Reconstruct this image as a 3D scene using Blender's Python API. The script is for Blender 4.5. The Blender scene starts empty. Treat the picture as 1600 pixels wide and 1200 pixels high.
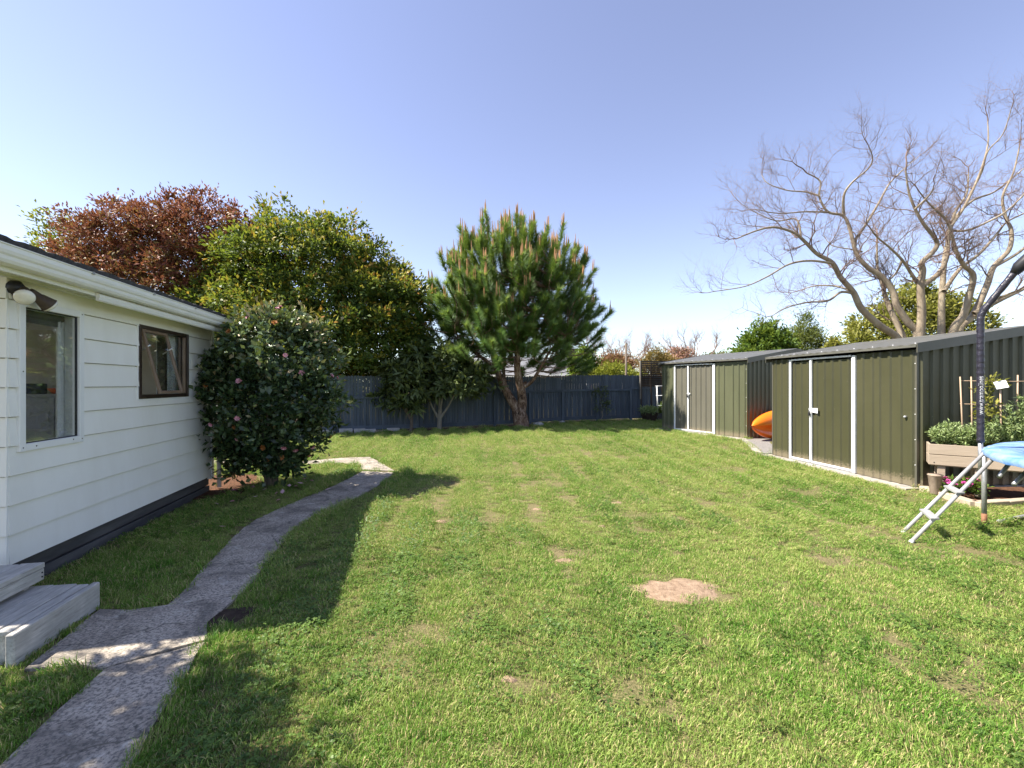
import bpy, math, random
import numpy as np
from mathutils import Vector, Matrix

# ------------------------------------------------------------------ camera, sky, sun, exposure
SC = bpy.context.scene
COL = SC.collection
CAM_H = 1.65
FPX = 711.1          # focal length in photo pixels (1600 wide)
cam = bpy.data.cameras.new('camera'); cam.lens = 16.0; cam.sensor_width = 36.0
cam.clip_start = 0.05; cam.clip_end = 3000
camo = bpy.data.objects.new('camera', cam); COL.objects.link(camo)
camo.location = (0, 0, CAM_H); camo.rotation_euler = (math.radians(90), 0, 0)
SC.camera = camo

SUN_EL = 50.0
SUN_AZ = (-1.0, -0.08)                      # horizontal direction towards the sun
w = bpy.data.worlds.new('World'); SC.world = w; w.use_nodes = True
nt = w.node_tree; nt.nodes.clear()
sky = nt.nodes.new('ShaderNodeTexSky'); sky.sky_type = 'NISHITA'; sky.sun_disc = False
sky.sun_elevation = math.radians(SUN_EL)
sky.sun_rotation = math.atan2(SUN_AZ[0], SUN_AZ[1])
sky.air_density = 1.0; sky.dust_density = 0.12; sky.ozone_density = 3.0
bg = nt.nodes.new('ShaderNodeBackground'); bg.inputs['Strength'].default_value = 0.060
wo = nt.nodes.new('ShaderNodeOutputWorld')
hs = nt.nodes.new('ShaderNodeHueSaturation'); hs.inputs['Saturation'].default_value = .80; hs.inputs['Hue'].default_value = .517; nt.links.new(sky.outputs[0], hs.inputs['Color']); nt.links.new(hs.outputs[0], bg.inputs[0]); nt.links.new(bg.outputs[0], wo.inputs[0])

sl = bpy.data.lights.new('sun', 'SUN'); sl.energy = 3.05; sl.angle = math.radians(0.53); sl.color = (1.0, 0.93, 0.82)
slo = bpy.data.objects.new('sun', sl); COL.objects.link(slo); slo.location = (-20, 0, 30)
hd = Vector((SUN_AZ[0], SUN_AZ[1], 0)).normalized() * math.cos(math.radians(SUN_EL))
sd = Vector((hd.x, hd.y, math.sin(math.radians(SUN_EL))))
slo.rotation_euler = sd.to_track_quat('Z', 'Y').to_euler()

SC.view_settings.view_transform = 'Standard'; SC.view_settings.look = 'None'
SC.view_settings.gamma = 1.0; SC.view_settings.use_curve_mapping = False
SC.view_settings.exposure = 2.1

R = math.radians
rnd = random.Random(7)

# ------------------------------------------------------------------ helpers
def sstep(a, b, x):
    t = np.clip((np.asarray(x, float) - a) / (b - a), 0, 1); return t * t * (3 - 2 * t)
def gh(x, y):                               # lawn height: gentle rise to the back right
    return 0.10 * sstep(9.8, 13.0, y) * sstep(-3.5, 4.0, x) + 0.03 * sstep(15, 19, y) * sstep(0, 4, x)
def at(px, py, Z):                          # measured photo point at a known distance
    return Vector(((px - 800) * Z / FPX, Z, CAM_H - (py - 600) * Z / FPX))
def gp(px, py, z=0.0):                      # measured photo point on ground of height z
    Z = FPX * (CAM_H - z) / (py - 600); return ((px - 800) * Z / FPX, Z)

def thing(name, label, cat, loc=(0, 0, 0), rz=0, group=None):
    o = bpy.data.objects.new(name, None); COL.objects.link(o); o.empty_display_size = .2
    o.location = loc; o.rotation_euler = (0, 0, rz); tag(o, label, cat, group); return o
def tag(o, label=None, cat=None, group=None, kind=None):
    if label: o['label'] = label
    if cat: o['category'] = cat
    if group: o['group'] = group
    if kind: o['kind'] = kind
    return o
def link(name, me, parent=None, m=None):
    o = bpy.data.objects.new(name, me); COL.objects.link(o)
    if parent is not None: o.parent = parent
    if m is not None and not me.materials: me.materials.append(m)
    return o
def np_mesh(name, V, F, smooth=False, attrs=None):
    V = np.asarray(V, np.float32); F = np.asarray(F, np.int32); k = F.shape[1]
    me = bpy.data.meshes.new(name); me.vertices.add(len(V)); me.vertices.foreach_set('co', V.ravel())
    me.loops.add(F.size); me.loops.foreach_set('vertex_index', F.ravel())
    me.polygons.add(len(F)); me.polygons.foreach_set('loop_start', np.arange(0, F.size, k, dtype=np.int32))
    me.polygons.foreach_set('loop_total', np.full(len(F), k, np.int32))
    if smooth: me.polygons.foreach_set('use_smooth', np.ones(len(F), bool))
    for n, a in (attrs or {}).items():
        at_ = me.attributes.new(n, 'FLOAT', 'POINT'); at_.data.foreach_set('value', np.asarray(a, np.float32))
    me.update(calc_edges=True); me.validate(); return me

class MB:
    """collects shapes for one mesh"""
    def __init__(s): s.v = []; s.f = []; s.sm = []
    def add(s, vs, fs, smooth=False):
        b = len(s.v); s.v += [tuple(v) for v in vs]
        for f in fs: s.f.append(tuple(i + b for i in f)); s.sm.append(smooth)
        return s
    def box(s, x0, x1, y0, y1, z0, z1, M=None, bev=0.0):
        b = min(bev, abs(x1-x0)*.45, abs(y1-y0)*.45, abs(z1-z0)*.45)
        if b <= 0:
            vs = [(x, y, z) for z in (z0, z1) for y in (y0, y1) for x in (x0, x1)]
            fs = [(0, 2, 3, 1), (4, 5, 7, 6), (0, 1, 5, 4), (2, 6, 7, 3), (0, 4, 6, 2), (1, 3, 7, 5)]
        else:
            vs = []; idx = {}
            def V(x, y, z):
                k = (round(x, 5), round(y, 5), round(z, 5))
                if k not in idx: idx[k] = len(vs); vs.append((x, y, z))
                return idx[k]
            X = (x0, x1); Y = (y0, y1); Z = (z0, z1); sg = (1, -1); fs = []
            px = lambda i, j, k: V(X[i], Y[j] + sg[j]*b, Z[k] + sg[k]*b)
            py = lambda i, j, k: V(X[i] + sg[i]*b, Y[j], Z[k] + sg[k]*b)
            pz = lambda i, j, k: V(X[i] + sg[i]*b, Y[j] + sg[j]*b, Z[k])
            for i in (0, 1):
                q = [px(i, 0, 0), px(i, 0, 1), px(i, 1, 1), px(i, 1, 0)]; fs.append(q if i == 0 else q[::-1])
            for j in (0, 1):
                q = [py(0, j, 0), py(1, j, 0), py(1, j, 1), py(0, j, 1)]; fs.append(q if j == 0 else q[::-1])
            for k in (0, 1):
                q = [pz(0, 0, k), pz(0, 1, k), pz(1, 1, k), pz(1, 0, k)]; fs.append(q if k == 0 else q[::-1])
            for i in (0, 1):
                for j in (0, 1): fs.append([px(i, j, 0), px(i, j, 1), py(i, j, 1), py(i, j, 0)])
            for i in (0, 1):
                for k in (0, 1): fs.append([px(i, 0, k), px(i, 1, k), pz(i, 1, k), pz(i, 0, k)])
            for j in (0, 1):
                for k in (0, 1): fs.append([py(0, j, k), py(1, j, k), pz(1, j, k), pz(0, j, k)])
            for i in (0, 1):
                for j in (0, 1):
                    for k in (0, 1): fs.append([px(i, j, k), py(i, j, k), pz(i, j, k)])
        if M is not None: vs = [tuple(M @ Vector(v)) for v in vs]
        return s.add(vs, fs)
    def tube(s, pts, rad, n=8, cap=True):
        P = [Vector(p) for p in pts]; m = len(P)
        if not hasattr(rad, '__len__'): rad = [rad] * m
        t0 = (P[1] - P[0]).normalized(); up = Vector((0, 0, 1)) if abs(t0.z) < .9 else Vector((1, 0, 0))
        u = t0.cross(up).normalized(); vs = []
        for i in range(m):
            t = (P[min(i+1, m-1)] - P[max(i-1, 0)])
            if t.length < 1e-9: t = t0
            t.normalize(); u = (u - t * u.dot(t))
            if u.length < 1e-6: u = t.orthogonal()
            u.normalize(); v = t.cross(u)
            for k in range(n):
                a = 2 * math.pi * k / n; vs.append(P[i] + (u * math.cos(a) + v * math.sin(a)) * rad[i])
        fs = [(i*n+k, i*n+(k+1) % n, (i+1)*n+(k+1) % n, (i+1)*n+k) for i in range(m-1) for k in range(n)]
        if cap: fs += [tuple(range(n))[::-1], tuple((m-1)*n+k for k in range(n))]
        return s.add(vs, fs, True)
    def extrude(s, poly, z0, z1):            # polygon (x,y) ccw -> prism
        n = len(poly); vs = [(x, y, z0) for x, y in poly] + [(x, y, z1) for x, y in poly]
        fs = [tuple(range(n))[::-1], tuple(range(n, 2*n))] + [(i, (i+1) % n, n+(i+1) % n, n+i) for i in range(n)]
        return s.add(vs, fs)
    def sweep_y(s, prof, y0, y1):            # profile (x,z) swept along y
        n = len(prof); vs = [(x, y0, z) for x, z in prof] + [(x, y1, z) for x, z in prof]
        fs = [tuple(range(n)), tuple(range(n, 2*n))[::-1]] + [(i, n+i, n+(i+1) % n, (i+1) % n) for i in range(n)]
        return s.add(vs, fs)
    def build(s, name, m, parent=None, M=None):
        me = bpy.data.meshes.new(name); me.from_pydata(s.v, [], s.f)
        me.polygons.foreach_set('use_smooth', s.sm)
        if M is not None: me.transform(M)
        me.update(); return link(name, me, parent, m)
def Bx(name, m, parent, *a, bev=0.0, M=None): return MB().box(*a, bev=bev, M=M).build(name, m, parent)

# ------------------------------------------------------------------ materials
MAT = {}
def newmat(name):
    m = bpy.data.materials.new(name); m.use_nodes = True; n = m.node_tree
    b = n.nodes['Principled BSDF']; MAT[name] = m; return m, n, b
def N(n, t, **k):
    x = n.nodes.new(t)
    for a, v in k.items():
        if a in x.inputs: x.inputs[a].default_value = v
        else: setattr(x, a, v)
    return x
def ramp(n, fac, stops, interp='LINEAR'):
    r = n.nodes.new('ShaderNodeValToRGB'); e = r.color_ramp.elements; r.color_ramp.interpolation = interp
    while len(e) < len(stops): e.new(.5)
    for i, (p, c) in enumerate(stops): e[i].position = p; e[i].color = (*c, 1)
    n.links.new(fac, r.inputs[0]); return r
def noise(n, scale, detail=4, rough=.55, coord='Object', stretch=None, dist=0.0):
    tc = n.nodes.new('ShaderNodeTexCoord'); out = tc.outputs[coord] if coord != 'World' else None
    if coord == 'World': out = n.nodes.new('ShaderNodeNewGeometry').outputs['Position']
    if stretch:
        mp = n.nodes.new('ShaderNodeMapping'); mp.inputs['Scale'].default_value = stretch; n.links.new(out, mp.inputs[0]); out = mp.outputs[0]
    x = N(n, 'ShaderNodeTexNoise', Scale=scale, Detail=detail, Roughness=rough, Distortion=dist); n.links.new(out, x.inputs['Vector']); return x
def bump(n, b, src, strength=.3, dist=.01):
    bp = N(n, 'ShaderNodeBump', Strength=strength, Distance=dist); n.links.new(src, bp.inputs['Height']); n.links.new(bp.outputs[0], b.inputs['Normal']); return bp
def mixc(n, fac, a, b, mode='MIX'):
    x = n.nodes.new('ShaderNodeMix'); x.data_type = 'RGBA'; x.blend_type = mode
    for i, v in ((0, fac), (6, a), (7, b)):
        if hasattr(v, 'default_value') or hasattr(v, 'is_linked'): n.links.new(v, x.inputs[i])
        else: x.inputs[i].default_value = v if i == 0 else (*v, 1)
    return x.outputs[2]
def paint(name, c0, c1, rough=.5, scale=6, spec=.4, bumps=.05, bscale=60, stretch=None, metal=0.0, coord='Object'):
    m, n, b = newmat(name); x = noise(n, scale, 5, .6, coord, stretch)
    r = ramp(n, x.outputs[0], [(.3, c0), (.7, c1)]); n.links.new(r.outputs[0], b.inputs['Base Color'])
    b.inputs['Roughness'].default_value = rough; b.inputs['Specular IOR Level'].default_value = spec; b.inputs['Metallic'].default_value = metal
    if bumps: bump(n, b, noise(n, bscale, 4, .6, coord, stretch).outputs[0], bumps, .01)
    return m
def leafmat(name, stops, transl=.35, rough=.5, spec=.3, tcol=(.35, .42, .03)):
    m, n, b = newmat(name); a = n.nodes.new('ShaderNodeAttribute'); a.attribute_name = 'tint'
    r = ramp(n, a.outputs['Fac'], stops); n.links.new(r.outputs[0], b.inputs['Base Color'])
    b.inputs['Roughness'].default_value = rough; b.inputs['Specular IOR Level'].default_value = spec
    t = n.nodes.new('ShaderNodeBsdfTranslucent'); n.links.new(mixc(n, .35, r.outputs[0], tcol), t.inputs[0])
    mx = n.nodes.new('ShaderNodeMixShader'); mx.inputs[0].default_value = transl
    n.links.new(b.outputs[0], mx.inputs[1]); n.links.new(t.outputs[0], mx.inputs[2])
    n.links.new(mx.outputs[0], n.nodes['Material Output'].inputs[0]); return m
def glassmat(name, tint=(.9, .95, .95), refl=1.0):
    m, n, b = newmat(name); n.nodes.remove(b)
    g = N(n, 'ShaderNodeBsdfGlossy', Roughness=0.0); g.inputs[0].default_value = (refl, refl, refl, 1)
    t = n.nodes.new('ShaderNodeBsdfTransparent'); t.inputs[0].default_value = (*tint, 1)
    lw = n.nodes.new('ShaderNodeLayerWeight'); pw = N(n, 'ShaderNodeMath', operation='POWER'); n.links.new(lw.outputs['Facing'], pw.inputs[0]); pw.inputs[1].default_value = 4.0
    fr = N(n, 'ShaderNodeMath', operation='MULTIPLY_ADD'); n.links.new(pw.outputs[0], fr.inputs[0]); fr.inputs[1].default_value = .9; fr.inputs[2].default_value = .15; mx = n.nodes.new('ShaderNodeMixShader')
    n.links.new(fr.outputs[0], mx.inputs[0]); n.links.new(t.outputs[0], mx.inputs[1]); n.links.new(g.outputs[0], mx.inputs[2])
    n.links.new(mx.outputs[0], n.nodes['Material Output'].inputs[0]); return m

# painted house cladding, a little dusty and streaked
m, n, b = newmat('weatherboard'); x = noise(n, 2.2, 6, .65, 'Object', (1, 1, .25)); y = noise(n, 40, 3, .6, 'Object', (1, .12, 1))
c = ramp(n, x.outputs[0], [(.3, (.77, .755, .69)), (.6, (.83, .82, .765))]); n.links.new(c.outputs[0], b.inputs['Base Color'])
b.inputs['Roughness'].default_value = .55; bump(n, b, y.outputs[0], .12, .004)
paint('white_trim', (.74, .745, .72), (.82, .82, .80), .38, 3, .5, .03)
paint('soffit', (.66, .67, .60), (.74, .74, .68), .6, 3, .3, .03)
paint('gutter', (.76, .76, .73), (.84, .84, .82), .3, 4, .5, .02)
paint('roof_tile', (.035, .035, .038), (.085, .082, .085), .85, 30, .25, .6, 160)
paint('base_board', (.045, .044, .045), (.11, .108, .108), .8, 9, .2, .3, 50, (1, .15, 1))
paint('brown_alu', (.028, .017, .012), (.045, .028, .02), .35, 6, .5, .02)
paint('bronze_alu', (.16, .11, .07), (.22, .15, .10), .35, 6, .5, .02)
paint('lamp_brown', (.05, .035, .025), (.09, .065, .045), .55, 20, .4, .1)
paint('lens_glass', (.62, .60, .52), (.78, .76, .68), .12, 12, .6, .2, 30)
paint('interior_wall', (.50, .48, .44), (.54, .52, .48), .8, 2, .2, 0)
paint('cabinet', (.36, .37, .41), (.44, .45, .49), .45, 4, .4, 0)
paint('steel', (.55, .56, .58), (.68, .69, .70), .32, 8, .5, .03, metal=.9)
paint('curtain', (.82, .82, .82), (.86, .86, .86), .9, 4, .2, .1)
paint('blind', (.12, .115, .11), (.16, .15, .145), .8, 4, .2, .1)
paint('orange_plastic', (.75, .10, .02), (.8, .14, .02), .4, 4, .5, 0)
paint('black_plastic', (.012, .012, .014), (.025, .025, .028), .45, 10, .4, .05)
glassmat('window_glass', (.96, .975, .97))
# weathered decking
m, n, b = newmat('weathered_wood'); x = noise(n, 9, 8, .7, 'Object', (6, .5, 6)); y = noise(n, 3, 4, .6)
c = ramp(n, x.outputs[0], [(.30, (.20, .185, .165)), (.45, (.44, .42, .38)), (.66, (.62, .595, .545))])
cc = mixc(n, ramp(n, y.outputs[0], [(.42, (0, 0, 0)), (.62, (.6, .6, .6))]).outputs[0], c.outputs[0], (.31, .30, .27))
n.links.new(cc, b.inputs['Base Color']); b.inputs['Roughness'].default_value = .85; bump(n, b, x.outputs[0], .5, .006)
# concrete path with lichen
m, n, b = newmat('path_concrete'); x = noise(n, 2.6, 8, .72, 'World', None, .6); y = noise(n, 55, 5, .7, 'World'); z = noise(n, 7, 7, .75, 'World', None, .4)
c = ramp(n, x.outputs[0], [(.36, (.15, .13, .105)), (.47, (.34, .29, .23)), (.58, (.50, .43, .345))])
c2 = mixc(n, ramp(n, y.outputs[0], [(.40, (.85, .85, .85)), (.55, (0, 0, 0))]).outputs[0], c.outputs[0], (.10, .092, .08))
c3 = mixc(n, ramp(n, z.outputs[0], [(.56, (0, 0, 0)), (.70, (.75, .75, .75))]).outputs[0], c2, (.60, .56, .48))
vo = N(n, 'ShaderNodeTexVoronoi', Scale=.85); vo.feature = 'DISTANCE_TO_EDGE'; gv = n.nodes.new('ShaderNodeNewGeometry'); wz = noise(n, 3.5, 4, .6, 'World'); av = n.nodes.new('ShaderNodeMix'); av.data_type = 'RGBA'; av.blend_type = 'LINEAR_LIGHT'; av.inputs[0].default_value = .18; n.links.new(gv.outputs['Position'], av.inputs[6]); n.links.new(wz.outputs['Color'], av.inputs[7]); n.links.new(av.outputs[2], vo.inputs['Vector'])
c3 = mixc(n, ramp(n, vo.outputs['Distance'], [(.0, (.75, .75, .75)), (.010, (0, 0, 0))]).outputs[0], c3, (.05, .045, .035))
n.links.new(c3, b.inputs['Base Color']); b.inputs['Roughness'].default_value = .9; bump(n, b, y.outputs[0], .7, .008)
paint('slab_concrete', (.22, .20, .175), (.42, .38, .33), .9, 5, .2, .4, 60)
paint('gravel', (.13, .12, .11), (.32, .30, .28), .95, 40, .2, 1.0, 70)
paint('block_concrete', (.32, .31, .30), (.52, .50, .48), .9, 8, .2, .5, 40)
# lawn soil and thatch
m, n, b = newmat('lawn_ground'); x = noise(n, 1.3, 6, .65, 'World'); y = noise(n, 60, 4, .7, 'World')
c = ramp(n, y.outputs[0], [(.32, (.035, .040, .014)), (.48, (.115, .125, .04)), (.62, (.24, .20, .10))])
c2 = mixc(n, ramp(n, x.outputs[0], [(.42, (0, 0, 0)), (.68, (.6, .6, .6))]).outputs[0], c.outputs[0], (.24, .175, .11))
n.links.new(c2, b.inputs['Base Color']); b.inputs['Roughness'].default_value = .95; b.inputs['Specular IOR Level'].default_value = .1; bump(n, b, y.outputs[0], .8, .02)
paint('dirt_tan', (.19, .13, .085), (.34, .245, .17), .95, 22, .1, 1.0, 45, coord='World')
paint('dirt_dark', (.035, .025, .02), (.075, .055, .04), .95, 18, .1, 1.0, 60, coord='World')
paint('mulch', (.05, .028, .018), (.17, .085, .05), .95, 30, .1, 1.0, 60, coord='World')
# fence: slate blue paint, chalky
m, n, b = newmat('fence_paint'); x = noise(n, 2.5, 6, .65, 'World', (1, 1, .3)); y = noise(n, 30, 4, .6, 'World', (1, 1, .1))
c = ramp(n, x.outputs[0], [(.3, (.060, .078, .100)), (.7, (.092, .116, .146))]); oi = n.nodes.new('ShaderNodeObjectInfo'); rv = ramp(n, oi.outputs['Random'], [(0, (.78, .78, .78)), (1, (1.15, 1.15, 1.15))]); n.links.new(mixc(n, 1.0, c.outputs[0], rv.outputs[0], 'MULTIPLY'), b.inputs['Base Color'])
b.inputs['Roughness'].default_value = .75; bump(n, b, y.outputs[0], .3, .004)
# shed steel
def shedpaint(name, c0, c1, speck):
    m, n, b = newmat(name); x = noise(n, 1.6, 6, .6, 'Object', (1, 1, .3)); y = noise(n, 46, 2, .5)
    c = ramp(n, x.outputs[0], [(.3, c0), (.7, c1)])
    cc = mixc(n, ramp(n, y.outputs[0], [(.755, (0, 0, 0)), (.775, (.6, .6, .6))]).outputs[0], c.outputs[0], speck)
    tz = n.nodes.new('ShaderNodeTexCoord'); sp_ = n.nodes.new('ShaderNodeSeparateXYZ'); n.links.new(tz.outputs['Object'], sp_.inputs[0]); mz = N(n, 'ShaderNodeMapRange'); n.links.new(sp_.outputs[2], mz.inputs[0])
    for i_, v_ in ((1, .0), (2, .28), (3, .62), (4, .0)): mz.inputs[i_].default_value = v_
    spl = noise(n, 38, 5, .7); mu = N(n, 'ShaderNodeMath', operation='ADD'); n.links.new(mz.outputs[0], mu.inputs[0]); n.links.new(spl.outputs[0], mu.inputs[1])
    cc = mixc(n, ramp(n, mu.outputs[0], [(.74, (0, 0, 0)), (.95, (.7, .7, .7))]).outputs[0], cc, (.20, .165, .11))
    n.links.new(cc, b.inputs['Base Color']); b.inputs['Roughness'].default_value = .42; b.inputs['Specular IOR Level'].default_value = .45
    bump(n, b, noise(n, 2.2, 3, .5).outputs[0], .35, .03)
shedpaint('shed_olive', (.046, .046, .022), (.062, .060, .030), (.3, .3, .25))
shedpaint('shed_faded', (.072, .078, .042), (.095, .100, .056), (.33, .33, .28))
shedpaint('door_faded', (.105, .100, .076), (.130, .122, .095), (.33, .33, .28))
paint('shed_roof', (.085, .084, .07), (.125, .122, .104), .4, 3, .5, .05)
paint('shed_trim', (.075, .072, .055), (.10, .095, .075), .4, 3, .5, .03)
paint('roof_grey', (.13, .13, .135), (.20, .20, .205), .6, 3, .3, .1)
paint('strip_white', (.66, .665, .66), (.78, .78, .775), .4, 5, .4, .03)
# pale painted timber
paint('planter_wood', (.29, .235, .175), (.39, .315, .24), .8, 5, .2, .3, 30, (.15, 1, 1))
paint('edging_wood', (.34, .28, .21), (.46, .38, .29), .85, 6, .2, .3, 30)
paint('stake', (.38, .27, .18), (.5, .36, .25), .8, 9, .2, .2)
paint('paper', (.8, .8, .8), (.86, .86, .86), .7, 9, .2, 0)
paint('galvanised', (.30, .305, .31), (.44, .445, .45), .38, 25, .5, .1, 60, metal=.55)
paint('rust', (.16, .07, .035), (.30, .16, .09), .8, 30, .3, .3)
paint('pad_blue', (.07, .20, .50), (.28, .39, .56), .5, 5.5, .4, .4, 9)
paint('sleeve', (.012, .011, .018), (.03, .026, .04), .32, 22, .55, .9, 26)
paint('terracotta', (.24, .18, .135), (.36, .28, .22), .85, 12, .2, .2)
paint('pot_dark', (.03, .022, .018), (.06, .045, .035), .8, 12, .2, .2)
paint('kayak_orange', (.90, .125, .004), (.92, .17, .006), .35, 2.5, .5, .03)
paint('kayak_sunlit', (.90, .20, .010), (.92, .27, .02), .35, 2.5, .5, .03)  # yellower orange of the upper side, sunlight put into the colour
# bark
def bark(name, stops, scale=7, st=(1, 1, .25), bs=.8):
    m, n, b = newmat(name); x = noise(n, scale, 7, .75, 'Object', st, .4); y = noise(n, 1.1, 4, .6)
    c = ramp(n, x.outputs[0], stops); cc = mixc(n, ramp(n, y.outputs[0], [(.45, (0, 0, 0)), (.65, (.5, .5, .5))]).outputs[0], c.outputs[0], stops[1][1])
    n.links.new(cc, b.inputs['Base Color']); b.inputs['Roughness'].default_value = .9; b.inputs['Specular IOR Level'].default_value = .15; bump(n, b, x.outputs[0], bs, .03)
bark('bark_pine', [(.38, (.035, .024, .020)), (.5, (.20, .125, .085)), (.62, (.41, .33, .27))], 11, (1, 1, .4), 1.0)
bark('bark_grey', [(.3, (.05, .04, .032)), (.5, (.15, .12, .095)), (.7, (.24, .20, .16))])
bark('bark_bare', [(.3, (.13, .10, .075)), (.5, (.29, .235, .17)), (.72, (.42, .37, .27))], 4)
bark('bark_pale', [(.3, (.13, .115, .095)), (.5, (.24, .215, .18)), (.7, (.36, .33, .28))], 9)
paint('twig', (.15, .105, .085), (.24, .17, .14), .9, 3, .1, 0)
paint('twig_far', (.20, .14, .12), (.30, .21, .18), .9, 2, .1, 0)
leafmat('leaf_green', [(0, (.026, .046, .012)), (.35, (.072, .125, .022)), (.62, (.165, .215, .036)), (.82, (.32, .27, .040)), (1, (.42, .17, .045))])
leafmat('leaf_copper', [(0, (.060, .036, .022)), (.3, (.130, .054, .034)), (.6, (.215, .066, .042)), (.88, (.33, .12, .075)), (1, (.17, .17, .045))], .25, tcol=(.36, .18, .05))
leafmat('leaf_lime', [(0, (.06, .085, .012)), (.5, (.17, .20, .025)), (1, (.34, .33, .05))])
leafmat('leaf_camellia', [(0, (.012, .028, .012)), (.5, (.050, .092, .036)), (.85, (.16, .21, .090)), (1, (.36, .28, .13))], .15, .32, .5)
leafmat('leaf_loquat', [(0, (.026, .045, .018)), (.5, (.070, .10, .034)), (1, (.19, .23, .085))], .2, .45, .4)
leafmat('leaf_bright', [(0, (.030, .065, .012)), (.5, (.075, .14, .022)), (1, (.17, .25, .045))])
leafmat('leaf_olive', [(0, (.045, .065, .018)), (.5, (.10, .13, .035)), (1, (.20, .22, .06))])
leafmat('leaf_gold', [(0, (.085, .095, .022)), (.5, (.21, .21, .045)), (1, (.36, .34, .085))])
leafmat('leaf_rust', [(0, (.13, .065, .035)), (.5, (.26, .13, .07)), (1, (.38, .21, .13))], .2)
leafmat('leaf_amber', [(0, (.10, .075, .022)), (.5, (.22, .15, .045)), (1, (.36, .25, .085))], .2)
leafmat('leaf_pink', [(0, (.23, .12, .095)), (.5, (.36, .19, .15)), (1, (.47, .28, .22))], .2)
leafmat('leaf_herb', [(0, (.12, .19, .05)), (.5, (.29, .39, .15)), (1, (.48, .56, .29))], .35)
leafmat('needle', [(0, (.040, .095, .026)), (.5, (.105, .205, .045)), (1, (.28, .36, .095))], .35, .45, .35)
paint('candle', (.38, .20, .095), (.50, .29, .14), .7, 3, .2, 0)
leafmat('petal_pink', [(0, (.70, .22, .32)), (.5, (.82, .38, .48)), (1, (.85, .60, .66))], .25)
leafmat('petal_magenta', [(0, (.42, .03, .22)), (1, (.72, .16, .45))], .25)
leafmat('flower_brown', [(0, (.32, .11, .03)), (1, (.50, .22, .07))], .2)

# ------------------------------------------------------------------ ground
def edges(lo, hi, fine0, fine1, step):
    f = np.arange(fine0, fine1 + 1e-6, step); a = fine0 - np.geomspace(step, fine0 - lo, 14); b_ = fine1 + np.geomspace(step, hi - fine1, 14)
    return np.concatenate([a[::-1], f, b_])
gx = edges(-900, 900, -8, 9, .25); gy = edges(-900, 1800, -1, 21, .25)
XX, YY = np.meshgrid(gx, gy); ZZ = gh(XX, YY)
V = np.stack([XX.ravel(), YY.ravel(), ZZ.ravel()], 1); nx = len(gx)
ii, jj = np.meshgrid(np.arange(nx - 1), np.arange(len(gy) - 1)); q = (jj * nx + ii).ravel()
lawn = link('lawn', np_mesh('lawn', V, np.stack([q, q + 1, q + nx + 1, q + nx], 1), True), None, MAT['lawn_ground']); tag(lawn, 'mown green lawn ground of the back yard', 'lawn', kind='structure')

def P(*pts, z=0.0): return [gp(x, y, z) for x, y in pts]
def ccw(p):
    a = sum(p[i][0]*p[(i+1) % len(p)][1] - p[(i+1) % len(p)][0]*p[i][1] for i in range(len(p))); return p if a > 0 else p[::-1]
pz = .015
slabs = [
 P((-60, 1250), (160, 1046), (318, 1003), (185, 1225), (150, 1290), (-120, 1310), z=pz),
 P((40, 1046), (158, 952), (200, 953), (262, 946), (372, 932), (350, 950), (322, 972), (327, 998), (160, 1043), (120, 1040), z=pz),
 P((264, 944), (372, 832), (402, 811), (462, 783), (500, 768), (545, 748), (566, 736), (616, 738), (588, 760), (555, 778), (484, 812), (462, 824), (442, 845), (415, 880), (384, 922), (374, 930), z=pz),
 P((567, 734), (560, 727), (535, 724), (470, 726), (380, 728), (300, 724), (300, 719), (380, 721), (470, 721), (530, 716), (578, 714), (600, 726), (617, 736), z=pz)]
path = bpy.data.objects.new('path', None); COL.objects.link(path); tag(path, 'winding grey concrete garden path through the lawn', 'path', kind='structure')
def wobble(poly, step=.12, amp=.012, seed=1):
    r = random.Random(seed); out = []
    for i in range(len(poly)):
        a = Vector(poly[i]); b_ = Vector(poly[(i+1) % len(poly)]); k = max(1, int((b_-a).length/step))
        for j in range(k):
            p = a.lerp(b_, j/k); out.append((p.x + r.uniform(-amp, amp), p.y + r.uniform(-amp, amp)))
    return out
for i, s_ in enumerate(slabs): MB().extrude(wobble(ccw(s_), .15, .012, i), -.06, pz + .003*(i % 2)).build('slab', MAT['path_concrete'], path)

# bare earth
def patch(name, mat, cx, cy, rx, ry, h, label, seed, rz=0):
    r = random.Random(seed); vs = [(0, 0, h)]; n_ = 28; rings = 4
    ph = [r.uniform(0, 6.28) for _ in range(4)]
    for k in range(1, rings + 1):
        for j in range(n_):
            a = 2*math.pi*j/n_; s_ = 1 + .16*math.sin(2*a+ph[0]) + .12*math.sin(3*a+ph[1]) + .09*math.sin(7*a+ph[2]) + r.uniform(-.06, .06)
            t = k/rings; vs.append((rx*s_*t*math.cos(a), ry*s_*t*math.sin(a), h*(1-t**3) - .004*(k == rings) + r.uniform(-.003, .003)*(k < rings)))
    fs = [(0, 1+j, 1+(j+1) % n_) for j in range(n_)]
    for k in range(rings-1):
        for j in range(n_): fs.append((1+k*n_+j, 1+(k+1)*n_+j, 1+(k+1)*n_+(j+1) % n_, 1+k*n_+(j+1) % n_))
    o = MB().add(vs, fs, True).build(name, MAT[mat]); o.location = (cx, cy, gh(cx, cy)); o.rotation_euler.z = rz
    return tag(o, label, 'dirt', kind='structure')
DIRT = []
def dirt(px, py, rx, ry, mat='dirt_tan', h=.015, label='small bare tan earth patch worn into the lawn', seed=0, rz=0):
    x, y = gp(px, py); patch('dirt_patch', mat, x, y, rx, ry, h, label, seed, rz); DIRT.append((x, y, rx, ry))
dirt(1058, 922, .33, .25, seed=1, label='large bare tan earth patch in the open lawn', rz=-.1, h=.02)
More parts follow.
